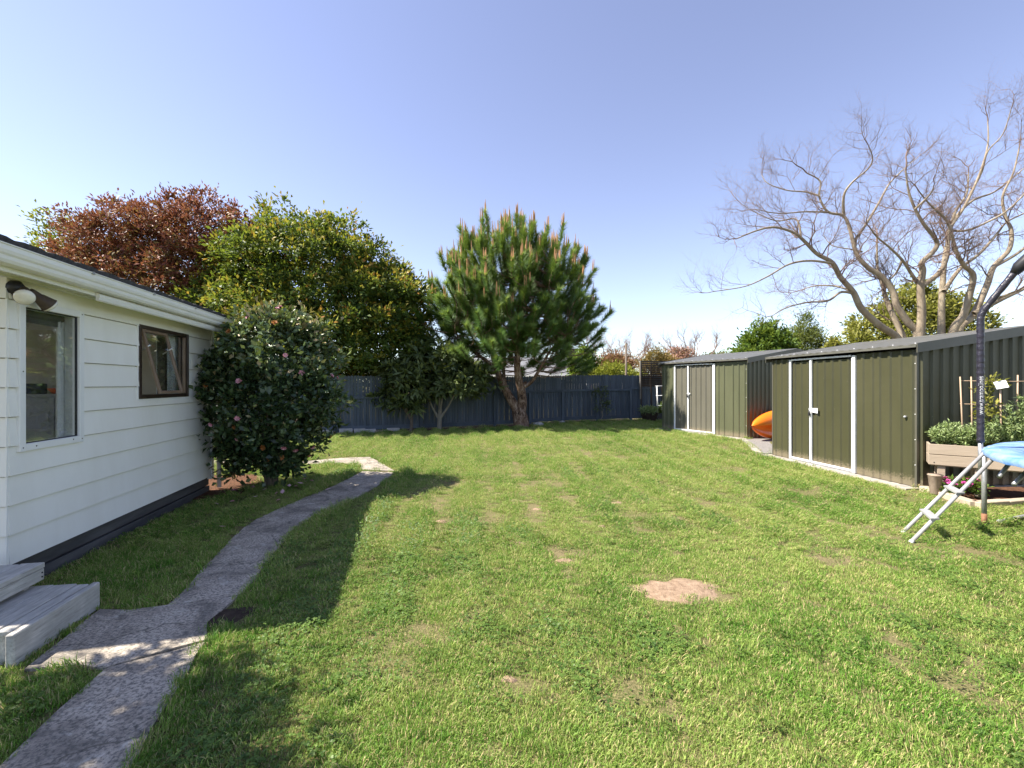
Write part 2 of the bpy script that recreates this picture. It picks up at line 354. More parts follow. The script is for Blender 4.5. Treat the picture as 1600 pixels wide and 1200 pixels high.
dirt(352, 964, .21, .15, 'dirt_dark', seed=2, label='dark damp soil patch beside the bend of the path')
for i, (a, b_, s_) in enumerate([(805, 783, .10), (840, 796, .06), (812, 850, .07), (883, 876, .07), (965, 786, .07), (1030, 990, .035), (795, 1062, .04), (690, 815, .06), (1105, 812, .06), (940, 823, .05), (815, 675, .30)]):
    dirt(a, b_, s_*1.1, s_*.8, seed=10+i)
# soil strip below the fence
FEN = [(-13.5, 12.1), (-5.85, 15.24), (-.68, 17.34), (2.05, 18.45), (4.93, 18.98), (8.6, 19.7)]
mb = MB()
for i in range(len(FEN)-1):
    a = Vector(FEN[i]); b_ = Vector(FEN[i+1]); d = (b_-a).normalized(); nn = Vector((d.y, -d.x)); k = 10
    for j in range(k):
        p, q_ = a.lerp(b_, j/k), a.lerp(b_, (j+1)/k); w0, w1 = .42+.12*math.sin(j*1.7+i), .42+.12*math.sin((j+1)*1.7+i)
        pts = [p-nn*.3, p+nn*w0, q_+nn*w1, q_-nn*.3]
        mb.add([(v.x, v.y, float(gh(v.x, v.y)) + .012) for v in pts], [(0, 1, 2, 3)])
tag(mb.build('soil_bed', MAT['mulch']), 'strip of dark mulch along the foot of the blue fence', 'soil', kind='structure')
hp = lambda x, y: (-3.91 + .9796*x - .2011*y, 3.52 + .2011*x + .9796*y)      # house frame -> world
tag(MB().extrude(ccw([hp(0.02, 3.0), hp(.5, 3.2), hp(.55, 4.1), hp(.2, 4.8), hp(-1.5, 4.8), hp(-1.5, 3.6)]), -.05, .02).build('mulch_bed', MAT['mulch']), 'reddish bark mulch bed under the camellia', 'mulch', kind='structure')

# shed bases
S1 = dict(R=(6.61, 12.80), L=(5.18, 15.68), z=.10); S2 = dict(R=(6.36, 7.15), L=(5.99, 10.47), z=0.0)
def frame(S):
    Rv, Lv = Vector(S['R']), Vector(S['L']); d = (Lv-Rv); S['len'] = d.length; d.normalize(); S['rz'] = math.atan2(-d.x, d.y)
    return lambda x, y: (Rv.x + d.y*x + d.x*y, Rv.y - d.x*x + d.y*y)
f1, f2 = frame(S1), frame(S2)
for S, f, e in ((S1, f1, 'far'), (S2, f2, 'near')):
    pl = [f(-.25, -.06), f(-.27, 1.2), f(-.24, 2.3), f(-.25, S['len']+.1), f(4.6, S['len']+.1), f(4.6, -.06)]
    o = MB().extrude(wobble(ccw(pl), .2, .012, 5), -.2, S['z']+.022).build('concrete_slab', MAT['slab_concrete'])
    tag(o, 'pale concrete slab under the %s' % ('faded green shed' if e == 'far' else 'olive shed beside the planter'), 'slab', kind='structure')
g = ccw([f1(-.18, -.09), f1(4.6, -.09), f2(4.6, S2['len']+.13), f2(-.17, S2['len']+.13)])
gm = MB().extrude(g, -.2, .0); gm.v = [(x_, y_, z_ if z_ < -.1 else float(gh(x_, y_)) + .018) for x_, y_, z_ in gm.v]
tag(gm.build('gravel', MAT['gravel']), 'grey gravel strip between the two sheds', 'gravel', kind='structure')
pe = [f1(-.18, -.09), f2(-.17, S2['len']+.13)]
a = Vector(pe[0]); b_ = Vector(pe[1]); d = (b_-a).normalized(); nn = Vector((-d.y, d.x)) * -.12
gm = MB().extrude(ccw([tuple(a), tuple(b_), tuple(b_+nn), tuple(a+nn)]), -.2, .0); gm.v = [(x_, y_, z_ if z_ < -.1 else float(gh(x_, y_)) + .045) for x_, y_, z_ in gm.v]
tag(gm.build('concrete_edge', MAT['slab_concrete']), 'concrete mowing edge in front of the kayak', 'edging', kind='structure')


# ------------------------------------------------------------------ house
HW, HL, HD = 0, 3.54, 6.0
house = thing('house', 'white weatherboard house with dark tiled roof and white gutter', 'house', (-3.91, 3.52, 0), R(11.6))
W1 = (.075, .785, 1.11, 2.33); W2 = (1.66, 2.79, 1.48, 2.33)       # y0,y1,z0,z1
Z0, PITCH, TOP = .24, .2295, 2.475
def board_rows(fn, wins):
    k = 0
    while Z0 + k*PITCH < TOP - .01:
        za, zb = Z0 + k*PITCH, min(Z0 + (k+1)*PITCH, TOP); fn(k, za, zb); k += 1
def side_row(k, za, zb):
    cuts = sorted({za, zb} | {z for w_ in (W1, W2) for z in w_[2:] if za < z < zb})
    xo = lambda z: .027 - .021*(z - za)/PITCH
    for lo, hi in zip(cuts[:-1], cuts[1:]):
        mid = (lo+hi)/2; blocks = sorted((w_[0], w_[1]) for w_ in (W1, W2) if w_[2] < mid < w_[3]); ys = 0.0; segs = []
        for a, b_ in blocks: segs.append((ys, a)); ys = b_
        segs.append((ys, HL - .05))
        for a, b_ in segs:
            lo = za + .007 if lo == za else lo
            vs = [(-.01, a, lo), (xo(lo), a, lo), (xo(hi), a, hi), (-.01, a, hi), (-.01, b_, lo), (xo(lo), b_, lo), (xo(hi), b_, hi), (-.01, b_, hi)]
            MB().add(vs, [(0, 1, 2, 3), (4, 7, 6, 5), (1, 5, 6, 2), (0, 4, 5, 1), (2, 6, 7, 3), (0, 3, 7, 4)]).build('weatherboard', MAT['weatherboard'], house)
board_rows(side_row, None)
GD = (-2.5, -.55, Z0 + PITCH, Z0 + 9*PITCH)          # unseen glazed opening in the near end wall, added to light the room
def end_row(yw, sgn):
    def fn(k, za, zb):
        za += .007; a, b_ = yw + sgn*.027, yw + sgn*(.027 - .021*(zb-za)/PITCH); i = yw - sgn*.01
        zc = (za+zb)/2; segs = [(-HD, GD[0]), (GD[1], None)] if yw == 0 and GD[2] < zc < GD[3] else [(-HD, None)]
        for s0, s1 in segs:
            e0, e1 = (s1, s1) if s1 is not None else (.018, .006); vs = [(s0, i, za), (s0, a, za), (s0, b_, zb), (s0, i, zb), (e0, i, za), (e0, a, za), (e1, b_, zb), (e1, i, zb)]
            MB().add(vs, [(0, 3, 2, 1), (4, 5, 6, 7), (1, 2, 6, 5), (0, 1, 5, 4), (3, 7, 6, 2), (0, 4, 7, 3)]).build('weatherboard', MAT['weatherboard'], house)
    return fn
board_rows(end_row(0, -1), None); board_rows(end_row(HL, 1), None)
# gable infill, structural core walls (inside faces), floor, ceiling
PT = .268
for yw, s_ in ((0, -1), (HL, 1)):
    y_ = yw + s_*.004
    MB().add([(.0, y_, TOP), (-HD, y_, TOP), (-HD/2, y_, TOP + HD/2*PT), (.0, y_ - s_*.03, TOP), (-HD, y_ - s_*.03, TOP), (-HD/2, y_ - s_*.03, TOP + HD/2*PT)],
             [(0, 1, 2), (3, 5, 4), (0, 2, 5, 3), (1, 4, 5, 2), (0, 3, 4, 1)]).build('gable_wall', MAT['weatherboard'], house)
def wall_grid(x0, x1, wins, name, mat):                # wall with rectangular openings, parallel to y
    ys = sorted({0.03, HL-.03} | {v for w_ in wins for v in w_[:2]}); zs = sorted({.26, 2.46} | {v for w_ in wins for v in w_[2:]}); mb = MB()
    for a, b_ in zip(ys[:-1], ys[1:]):
        for c, d_ in zip(zs[:-1], zs[1:]):
            if any(w_[0] <= (a+b_)/2 <= w_[1] and w_[2] <= (c+d_)/2 <= w_[3] for w_ in wins): continue
            mb.box(x0, x1, a, b_, c, d_)
    return mb.build(name, mat, house)
wall_grid(-.10, -.012, [W1, W2], 'inner_wall', MAT['interior_wall'])
WB = (.25, 3.3, .5, 2.35)  # unseen rear window opening, added and enlarged to let daylight into the room
wall_grid(-HD, -HD+.1, [WB], 'inner_wall', MAT['interior_wall'])
for a in ((-HD+.1, GD[0], .26, 2.46), (GD[1], -.10, .26, 2.46), (GD[0], GD[1], .26, GD[2]), (GD[0], GD[1], GD[3], 2.46)): Bx('inner_wall', MAT['interior_wall'], house, a[0], a[1], .013, .06, a[2], a[3])
gd = MB()
for a in ((GD[0], GD[0]+.06), ((GD[0]+GD[1])/2-.03, (GD[0]+GD[1])/2+.03), (GD[1]-.06, GD[1])): gd.box(a[0], a[1], -.034, .05, GD[2], GD[3])
gd.box(GD[0]+.06, GD[1]-.06, -.03, .045, GD[2]+.004, GD[2]+.06).box(GD[0]+.06, GD[1]-.06, -.03, .045, GD[3]-.06, GD[3]-.004)
gd = gd.build('door', MAT['white_trim'], house)  # frame of the added opening that lets daylight onto the cabinet front
Bx('pane', MAT['window_glass'], gd, GD[0]+.06, GD[1]-.06, .01, .014, GD[2]+.06, GD[3]-.06)
Bx('inner_wall', MAT['interior_wall'], house, -HD+.1, -.10, HL-.06, HL-.013, .26, 2.46)
Bx('floor', MAT['interior_wall'], house, -HD+.1, -.10, .06, HL-.06, .30, .44)
Bx('ceiling', MAT['white_trim'], house, -HD+.1, -.10, .06, HL-.06, 2.42, 2.455)
Bx('pane', MAT['window_glass'], house, -HD+.03, -HD+.035, WB[0], WB[1], WB[2], WB[3])
# corner trim, far end
MB().box(-.05, .032, HL-.05, HL+.03, .2, TOP, bev=.004).build('corner_board', MAT['white_trim'], house)
Bx('corner_soaker', MAT['white_trim'], house, .0, .012, -.012, .0, .24, TOP)
# foundation boards
for k, (a, b_) in enumerate([(-.02, .095), (.108, .232)]):
    Bx('base_board', MAT['base_board'], house, -.06, -.03 + .012*(1-k), .0, HL, a, b_, bev=.004)
    Bx('base_board', MAT['base_board'], house, -HD, -.07, .03, .055 + .01*k, a, b_, bev=.004)
    Bx('base_board', MAT['base_board'], house, -HD, -.07, HL-.05, HL-.02, a, b_, bev=.004)
Bx('foundation', MAT['black_plastic'], house, -HD+.05, -.075, .06, HL-.06, -.05, .25)
# eaves
RY0, RY1 = -.62, 3.68
Bx('soffit', MAT['soffit'], house, .0, .215, RY0+.03, RY1-.05, 2.476, 2.49)
MB().box(.205, .232, RY0+.03, RY1-.03, 2.455, 2.60).build('fascia', MAT['white_trim'], house)
MB().box(.08, .10, RY0+.03, RY1-.05, 2.455, 2.476).box(.15, .165, RY0+.03, RY1-.05, 2.46, 2.476).build('soffit_bead', MAT['soffit'], house)
prof = [(.234, 2.415), (.250, 2.408), (.262, 2.42), (.268, 2.45), (.262, 2.475), (.234, 2.485)]
MB().sweep_y(prof, .60, RY1-.06).build('lower_fascia', MAT['white_trim'], house)
gut = [(.234, 2.605), (.234, 2.50), (.245, 2.488), (.30, 2.488), (.318, 2.495), (.330, 2.515), (.334, 2.54), (.345, 2.553), (.352, 2.575), (.352, 2.606), (.360, 2.612), (.360, 2.618), (.344, 2.618), (.344, 2.56), (.326, 2.53), (.31, 2.50), (.25, 2.50), (.244, 2.51), (.244, 2.605)]
MB().sweep_y(gut, RY0, RY1-.08).build('gutter', MAT['gutter'], house)
for y_ in (RY0-.002, RY1-.082):
    MB().sweep_y([(.236, 2.60), (.236, 2.492), (.32, 2.492), (.334, 2.54), (.35, 2.575), (.35, 2.605)], y_, y_+.004).build('gutter_stop', MAT['gutter'], house)
for y_ in (.35, 1.28, 2.2, 3.1):
    MB().box(.352, .364, y_, y_+.03, 2.60, 2.624).build('gutter_clip', MAT['galvanised'], house)
# roof deck, courses of pressed tiles
MB().sweep_y([(.27, 2.60), (-HD/2, 2.60+(HD/2+.27)*PT), (-HD-.27, 2.60), (-HD-.27, 2.56), (-HD/2, 2.56+(HD/2+.27)*PT), (.27, 2.56)], RY0+.02, RY1-.02).build('roof', MAT['roof_tile'], house)
roofo = house.children[-1]
sl_ = math.hypot(1, PT); ux, uz = -1/sl_, PT/sl_; nxr, nzr = PT/sl_, 1/sl_
cl = .37; ncr = int((HD/2+.30)*sl_/cl) + 1
for sdx in (1, -1):
    for k in range(ncr):
        s0 = k*cl; s1 = min(s0 + cl + .03, (HD/2 + .32)*sl_); mb = MB(); ny = 60; vs = []
        for j in range(ny+1):
            y_ = RY0 - .03 + (RY1-RY0+.06)*j/ny; wv = .012*abs(math.sin(math.pi*j/4.0)) + (.004 if j % 2 else 0)
            for s_, h0 in ((s0, -.012), (s0, .062+wv), (s1, .030+wv)):
                X_ = .30 + ux*s_ + nxr*h0; Zz = 2.605 + uz*s_ + nzr*h0
                if sdx < 0: X_ = -HD - X_
                vs.append((X_, y_, Zz))
        fs = []
        for j in range(ny):
            a = j*3; fs += [(a, a+3, a+4, a+1), (a+1, a+4, a+5, a+2)]
        fs += [(0, 1, 2), (ny*3, ny*3+2, ny*3+1)]
        if sdx < 0: fs = [f[::-1] for f in fs]
        mb.add(vs, fs).build('tile_course', MAT['roof_tile'], roofo)
rz_ = 2.605 + (HD/2+.30)*PT
MB().sweep_y([(-HD/2+.14, rz_-.01), (-HD/2+.06, rz_+.06), (-HD/2-.06, rz_+.06), (-HD/2-.14, rz_-.01)], RY0-.04, RY1+.04).build('ridge_cap', MAT['roof_tile'], roofo)
for yb in (RY0-.012, RY1-.018):
    MB().add([(.24, yb, 2.47), (.24, yb, 2.60), (-HD/2, yb, 2.60+(HD/2+.24)*PT), (-HD/2, yb, 2.47+(HD/2+.24)*PT), (.24, yb+.03, 2.47), (.24, yb+.03, 2.60), (-HD/2, yb+.03, 2.60+(HD/2+.24)*PT), (-HD/2, yb+.03, 2.47+(HD/2+.24)*PT)],
             [(0, 1, 2, 3), (4, 7, 6, 5), (0, 4, 5, 1), (1, 5, 6, 2), (0, 3, 7, 4)]).build('barge_board', MAT['white_trim'], house)
# window 1, white
def ringframe(x0, x1, w_, t, bev=.003):
    y0, y1, z0, z1 = w_; mb = MB()
    mb.box(x0, x1, y0, y0+t, z0, z1, bev=bev).box(x0, x1, y1-t, y1, z0, z1, bev=bev).box(x0, x1-.001, y0+t, y1-t, z0, z0+t, bev=bev).box(x0, x1-.001, y0+t, y1-t, z1-t, z1, bev=bev); return mb
win = ringframe(-.09, .034, W1, .058).build('window', MAT['white_trim'], house)
ringframe(-.006, .014, (W1[0]+.058, W1[1]-.058, W1[2]+.058, W1[3]-.058), .008).build('rebate', MAT['black_plastic'], win)
Bx('pane', MAT['window_glass'], win, .001, .005, W1[0]+.064, W1[1]-.064, W1[2]+.064, W1[3]-.064)
for (yy, zz) in ((W1[0]+.03, W1[2]+.03), (W1[1]-.03, W1[2]+.03), (W1[1]-.03, W1[3]-.03), (W1[0]+.03, 1.75), (W1[0]+.16, W1[2]+.03), (W1[1]-.14, W1[2]+.035)):
    MB().tube([(.033, yy, zz), (.0355, yy, zz)], .0055, 8).build('nail', MAT['lamp_brown'], win)
# window 2, bronze, left sash propped open
win = ringframe(-.09, .030, W2, .045).build('window', MAT['brown_alu'], house)
ym = 2.235
MB().box(-.07, .018, ym-.025, ym+.025, W2[2]+.045, W2[3]-.045).build('mullion', MAT['brown_alu'], win)
Bx('pane', MAT['window_glass'], win, -.03, -.026, ym+.025, W2[1]-.045, W2[2]+.045, W2[3]-.045)
MB().box(-.02, .012, W2[1]-.075, W2[1]-.046, W2[2]+.046, W2[3]-.046, bev=.003).build('bead', MAT['bronze_alu'], win)
sh = W2[3]-W2[2]-.10
Msash = Matrix.Translation((.02, 0, W2[3]-.05)) @ Matrix.Rotation(R(-14), 4, 'Y') 
sash = ringframe(-.014, .014, (W2[0]+.05, ym-.0, -sh-.015, 0), .034).build('sash', MAT['bronze_alu'], win, M=Msash)
MB().box(-.002, .002, W2[0]+.082, ym-.032, -sh+.018, -.032).build('pane', MAT['window_glass'], win, M=Msash)
MB().tube([(.0, W2[0]+.06, 2.02), (.105, W2[0]+.06, 2.10)], .009, 6).build('stay', MAT['steel'], win)
MB().tube([(.0, ym-.035, 2.02), (.105, ym-.035, 2.10)], .009, 6).build('stay', MAT['steel'], win)
# small vent-free trim around window 2
ringframe(.006, .022, (W2[0]-.02, W2[1]+.02, W2[2]-.02, W2[3]+.02), .019).build('trim', MAT['white_trim'], win)

# downpipe at the far corner
dp = thing('downpipe', 'white downpipe beside the far corner of the house', 'downpipe', (*hp(.09, HL+.06), 0), R(11.6))
MB().tube([(0, 0, .05), (0, 0, 2.25), (.06, -.02, 2.36), (.19, -.06, 2.49)], .032, 12).build('pipe', MAT['white_trim'], dp)
for zz in (.5, 1.6): MB().tube([(0, 0, zz), (0, 0, zz+.03)], .039, 12).build('bracket', MAT['galvanised'], dp)

# twin floodlight
fl = thing('floodlight', 'old brown twin floodlight fixed above the white window', 'light', (*hp(.02, .04), 2.40), R(11.6))
MB().tube([(-.012, 0, 0), (.025, 0, 0), (.06, 0, -.01)], [.062, .06, .03], 16).build('base', MAT['black_plastic'], fl)
def lamp(p0, p1):
    a, b_ = Vector(p0), Vector(p1); d = (b_-a).normalized(); L = (b_-a).length
    MB().tube([(.045, 0, -.01), tuple(a)], .016, 8).build('arm', MAT['lamp_brown'], fl)
    h = MB().tube([a - d*.02, a, a + d*L*.35, a + d*L*.42, a + d*L*.95, b_], [.024, .030, .034, .04, .060, .065], 20).build('lamp', MAT['lamp_brown'], fl)
    MB().tube([b_ - d*.004, b_ + d*.012, b_ + d*.024, b_ + d*.031, b_ + d*.033], [.062, .060, .047, .025, .004], 20).build('lens', MAT['lens_glass'], h)
lamp((.075, -.01, -.015), (.15, -.115, -.085)); lamp((.06, .08, -.015), (.115, .175, -.10))

# inside, seen through the glass
cab = thing('cabinet', 'grey two door kitchen cabinet behind the window glass', 'cabinet', (*hp(-1.66, 3.22), .44), R(11.6))
Bx('body', MAT['cabinet'], cab, -.62, .46, -.22, .22, .0, 1.04); Bx('top', MAT['cabinet'], cab, -.64, .48, -.25, .24, 1.04, 1.075, bev=.005)
for s_ in (-1, 1):
    d_ = Bx('door', MAT['cabinet'], cab, min(s_*.004, s_*.44), max(s_*.004, s_*.44), -.245, -.222, .05, 1.02, bev=.004)
    MB().tube([(s_*.05, -.245, .70), (s_*.05, -.275, .70), (s_*.05, -.275, .84), (s_*.05, -.245, .84)], .007, 8).build('handle', MAT['steel'], d_)
bo = MB().tube([(0, 0, 0), (0, 0, .02), (0, 0, .07), (0, 0, .075)], [.04, .06, .1, .095], 14).build('bowl', MAT['orange_plastic']); bo.location = (*hp(-1.78, 3.2), 1.516); tag(bo, 'small orange bowl on the cabinet behind the window', 'bowl')
tv = thing('radio', 'small black radio on the cabinet behind the window', 'radio', (*hp(-2.05, 3.2), 1.516), R(11.6))
Bx('body', MAT['black_plastic'], tv, -.13, .13, -.05, .05, 0, .14, bev=.01); MB().tube([(-.06, -.05, .07), (-.06, -.056, .07)], .045, 14).build('speaker', MAT['lamp_brown'], tv)
ch = thing('chair', 'dark high backed chair inside the room', 'chair', (*hp(-2.9, 2.2), .44), R(50))
Bx('seat', MAT['black_plastic'], ch, -.21, .21, -.21, .21, .42, .47, bev=.015); Bx('backrest', MAT['black_plastic'], ch, -.2, .2, .18, .215, .52, 1.0, bev=.03)
for sx in (-1, 1):
    for sy in (-1, 1): MB().tube([(sx*.18, sy*.18, 0), (sx*.18, sy*.18, .43 if sy < 0 else .6)], .016, 8).build('leg', MAT['black_plastic'], ch)
def curtain(name, y0, y1, z0, z1, label, n_=40):
    o = thing(name, label, 'curtain', (*hp(-.122, 0), 0), R(11.6)); vs = []
    for j in range(n_+1):
        y_ = y0 + (y1-y0)*j/n_; xx = .022*math.sin(j*.9) + .008*math.sin(j*2.3); vs += [(xx, y_, z0), (xx, y_, z1)]
    MB().add(vs, [(2*j, 2*j+2, 2*j+3, 2*j+1) for j in range(n_)], True).build('fabric', MAT['curtain'], o)
    MB().tube([(0, y0-.06, z1+.01), (0, y1+.06, z1+.01)], .012, 8).build('rail', MAT['steel'], o)
curtain('curtain', .69, .90, .95, 2.36, 'white curtain gathered at the side of the white framed window')
curtain('curtain', 2.30, 3.0, 1.3, 2.36, 'white curtain gathered at the side of the dark bronze window')
bl = thing('roller_blind', 'rolled up dark blind at the head of the white window', 'blind', (*hp(-.12, 0), 0), R(11.6))
MB().tube([(0, .15, 2.25), (0, .80, 2.25)], .032, 14).build('roll', MAT['blind'], bl); Bx('hem', MAT['blind'], bl, -.004, .004, .17, .78, 2.17, 2.22)

# timber steps
st = thing('steps', 'weathered grey timber steps with two treads beside the house corner', 'steps', (*hp(0, 0), 0), R(11.6))
Y0s, Y1s = -1.07, -.35
for k, (a, b_) in enumerate([(.40, .545), (.55, .695), (.70, .775)]):
    Bx('tread_board', MAT['weathered_wood'], st, a, b_, Y0s + (.05 if k == 2 else .03), Y1s - .012*k, .165, .203 - .004*(k == 2), bev=.005)
Bx('riser_board', MAT['weathered_wood'], st, .78, .825, Y0s, Y1s + .01, .0, .196, bev=.006)
for y_ in (Y0s+.08, Y1s-.06): Bx('stringer', MAT['weathered_wood'], st, .38, .778, y_-.022, y_+.022, -.02, .163)
for k in range(4):
    Bx('tread_board', MAT['weathered_wood'], st, .47-.15*(k+1)+.005, .47-.15*k, Y0s + .02, Y1s + .03 - .008*k, .322, .36, bev=.005)
Bx('riser_board', MAT['weathered_wood'], st, .425, .465, Y0s + .02, Y1s + .03, .235, .318, bev=.004)
for y_ in (Y0s+.1, Y1s-.06): Bx('stringer', MAT['weathered_wood'], st, -.12, .42, y_-.022, y_+.022, -.02, .32)
for zz in (.262, .292):
    MB().tube([(.464, Y1s+.008, zz), (.469, Y1s+.008, zz)], .006, 8).build('bolt', MAT['black_plastic'], st)

# ------------------------------------------------------------------ sheds
def corr(name, mat, parent, y0, y1, ztop, z0, x, axis='y', rib=.19, h=.022, flip=1, ph=0.0):
    """ribbed steel sheet in plane x=const (axis y) or y=const (axis x); ztop may be a function"""
    us = [y0]; ds = [0.0]; u = y0 + rib*.5 + ph
    while u + .05 < y1:
        for du, dd in ((-.038, 0), (-.018, h), (.018, h), (.038, 0)):
            if u+du > us[-1] + 1e-4: us.append(u+du); ds.append(dd)
        u += rib
    us.append(y1); ds.append(0.0); zt = ztop if callable(ztop) else (lambda _: ztop)
    vs = []
    for u_, d_ in zip(us, ds):
        for z_ in (z0, zt(u_)):
            vs.append((x - flip*d_, u_, z_) if axis == 'y' else (u_, x - flip*d_, z_))
    fs = [(2*i, 2*i+1, 2*i+3, 2*i+2) for i in range(len(us)-1)]
    return MB().add(vs, fs).build(name, mat, parent)
def shed(S, label, wallm, doorm, roofm, padlock):
    L = S['len']; D = 4.3; rz = S['rz']
    t = thing('garden_shed', label, 'shed', (S['R'][0], S['R'][1], S['z']+.022), rz)
    WH = 2.17; RI = .10; apex = WH + .06 + D/2*.148
    top = lambda x: WH + .03 + (min(x, D-x))*.148
    e0, e1, e2 = L*(1-.66), L*(1-.354), L*(1-.179)
    a = 0.0
    for (y0, y1) in ((.0, e0*.62), (e0*.62, e0-.04), (e2+.03, L)):
        corr('wall_panel', wallm, t, y0, y1, WH, .01, 0.0, ph=-.02)
    # doors, slightly recessed behind the strips
    dl = corr('door', doorm, t, e1+.02, e2-.02, WH-.075, .05, .018, rib=.19)
    dr = corr('door', doorm, t, e0+.045, e1-.02, WH-.075, .05, .012, rib=.19)
    W = MAT['strip_white']
    Bx('door_stile', W, dl, -.03, .004, e2-.028, e2+.028, .02, WH-.02, bev=.004)
    Bx('door_stile', W, dr, -.034, .002, e1-.026, e1+.026, .035, WH-.05, bev=.004)
    Bx('door_stile', W, dr, -.036, .002, e0-.04, e0+.022, .01, WH-.02, bev=.004)
    Bx('door_stile', W, dr, -.028, .002, e0+.024, e0+.046, .03, WH-.045, bev=.003)
    Bx('door_rail', W, dr, -.026, .004, e0+.046, e1-.027, .028, .062, bev=.003)
    Bx('door_rail', W, dl, -.024, .006, e1+.027, e2-.029, .028, .062, bev=.003)
    Bx('door_rail', W, t, -.034, .0, e0+.05, e2-.03, WH-.044, WH-.012, bev=.003)
    Bx('threshold', MAT['galvanised'], t, -.03, .05, e0-.03, e2+.03, .0, .022)
    # hasp and padlock
    hz = 1.10 if padlock else 1.22
    if padlock:
        MB().add([(-.040, e1+.03, hz-.035), (-.040, e1-.20, hz-.06), (-.040, e1-.20, hz+.045), (-.040, e1+.03, hz+.035),
                  (-.036, e1+.03, hz-.035), (-.036, e1-.20, hz-.06), (-.036, e1-.20, hz+.045), (-.036, e1+.03, hz+.035)],
                 [(0, 1, 2, 3), (4, 7, 6, 5), (0, 4, 5, 1), (1, 5, 6, 2), (2, 6, 7, 3), (3, 7, 4, 0)]).build('hasp', W, dr)
    else:
        Bx('hasp', W, dr, -.040, -.036, e1-.10, e1+.03, hz-.02, hz+.02)
    pk = MB().box(-.075, -.045, e1-.022, e1+.018, hz-.12, hz-.055, bev=.006)
    pk.tube([(-.06, e1-.014, hz-.06), (-.06, e1-.014, hz-.02), (-.06, e1-.002, hz-.006), (-.06, e1+.010, hz-.02), (-.06, e1+.010, hz-.06)], .005, 6).build('padlock', MAT['black_plastic'], dr)
    if padlock: MB().tube([(-.005, .17, 1.10), (-.03, .17, 1.10), (-.045, .17, 1.09)], [.022, .022, .012], 10).build('tap_knob', MAT['galvanised'], t)
    # side walls
    for k in range(6):
        x0, x1 = D*k/6, D*(k+1)/6
        corr('wall_panel', wallm, t, x0, x1, top, .01, 0.0, 'x', rib=.18, h=.03)
        corr('wall_panel', wallm, t, x0, x1, top, .01, L, 'x', rib=.18, h=.03, flip=-1)
    for k in range(4): corr('wall_panel', wallm, t, L*k/4, L*(k+1)/4, WH, .01, D, flip=-1)
    for (x_, y_) in ((-.001, -.001), (-.001, L+.001)):
        MB().box(x_-.004, x_+.03, y_-.004 if y_ < 1 else y_-.03, y_+.03 if y_ < 1 else y_+.004, .0, WH).build('corner_post', MAT['shed_trim'] if padlock else wallm, t)
    for zz in (.35, .75, 1.15, 1.55, 1.95):
        MB().tube([(-.005, .02, zz), (-.010, .02, zz)], .008, 6).build('rivet', MAT['strip_white'], t)
    # roof: two ribbed slopes, eave and rake trims
    ov = .10
    for sgn in (0, 1):
        us = np.arange(-.09, L+.09001, .0475); vs = []
        for i, u_ in enumerate(us):
            h_ = .012 if i % 4 in (1, 2) else 0.0
            for x_, z_ in ((-ov, WH+.085-ov*.148+h_), (D/2, apex+.03+h_)):
                X = x_ if sgn == 0 else D - x_; vs += [(X, u_, z_), (X, u_, z_-.012)]
        m_ = len(us); fs = []
        for i in range(m_-1):
            a = 4*i; b_ = 4*(i+1); fs += [(a, b_, b_+2, a+2), (a+1, a+3, b_+3, b_+1), (a, a+1, b_+1, b_)]
        if sgn: fs = [f[::-1] for f in fs]
        r = MB().add(vs, fs).build('roof_sheet', roofm, t)
        X0 = -ov if sgn == 0 else D+ov
        zb = WH+.085-ov*.148
        Bx('eave_trim', roofm, t, X0-.012, X0+.008, -.085, L+.085, zb-.040, zb-.006)
        for u_ in np.arange(.1, L, .38):
            MB().tube([(D*.02 if sgn == 0 else D*.98, u_, WH+.10), (D*.02 if sgn == 0 else D*.98, u_, WH+.115)], .009, 6).build('screw', MAT['strip_white'], r)
    MB().sweep_y([(D/2-.16, apex+.022), (D/2, apex+.052), (D/2+.16, apex+.022), (D/2+.16, apex+.012), (D/2, apex+.042), (D/2-.16, apex+.012)], -.10, L+.10).build('ridge_cap', roofm, t)
    for y_ in (-.10, L+.085):
        for sgn in (0, 1):
            f = lambda x_: (x_ if sgn == 0 else D-x_)
            pts = [(-ov, WH+.085-ov*.148), (D/2, apex+.03)]; vs = []
            for yy in (y_, y_+.015):
                for x_, z_ in pts: vs += [(f(x_), yy, z_+.022), (f(x_), yy, z_-.125)]
            MB().add(vs, [(0, 2, 3, 1), (4, 5, 7, 6), (0, 4, 6, 2), (1, 3, 7, 5), (0, 1, 5, 4), (2, 6, 7, 3)]).build('barge_trim', MAT['shed_trim'], t)
    return t
shed(S2, 'olive green ribbed steel shed next to the raised planter', MAT['shed_olive'], MAT['shed_olive'], MAT['shed_roof'], True)
shed(S1, 'faded green ribbed steel shed with greyish doors beside the blue fence', MAT['shed_faded'], MAT['door_faded'], MAT['shed_roof'], False)

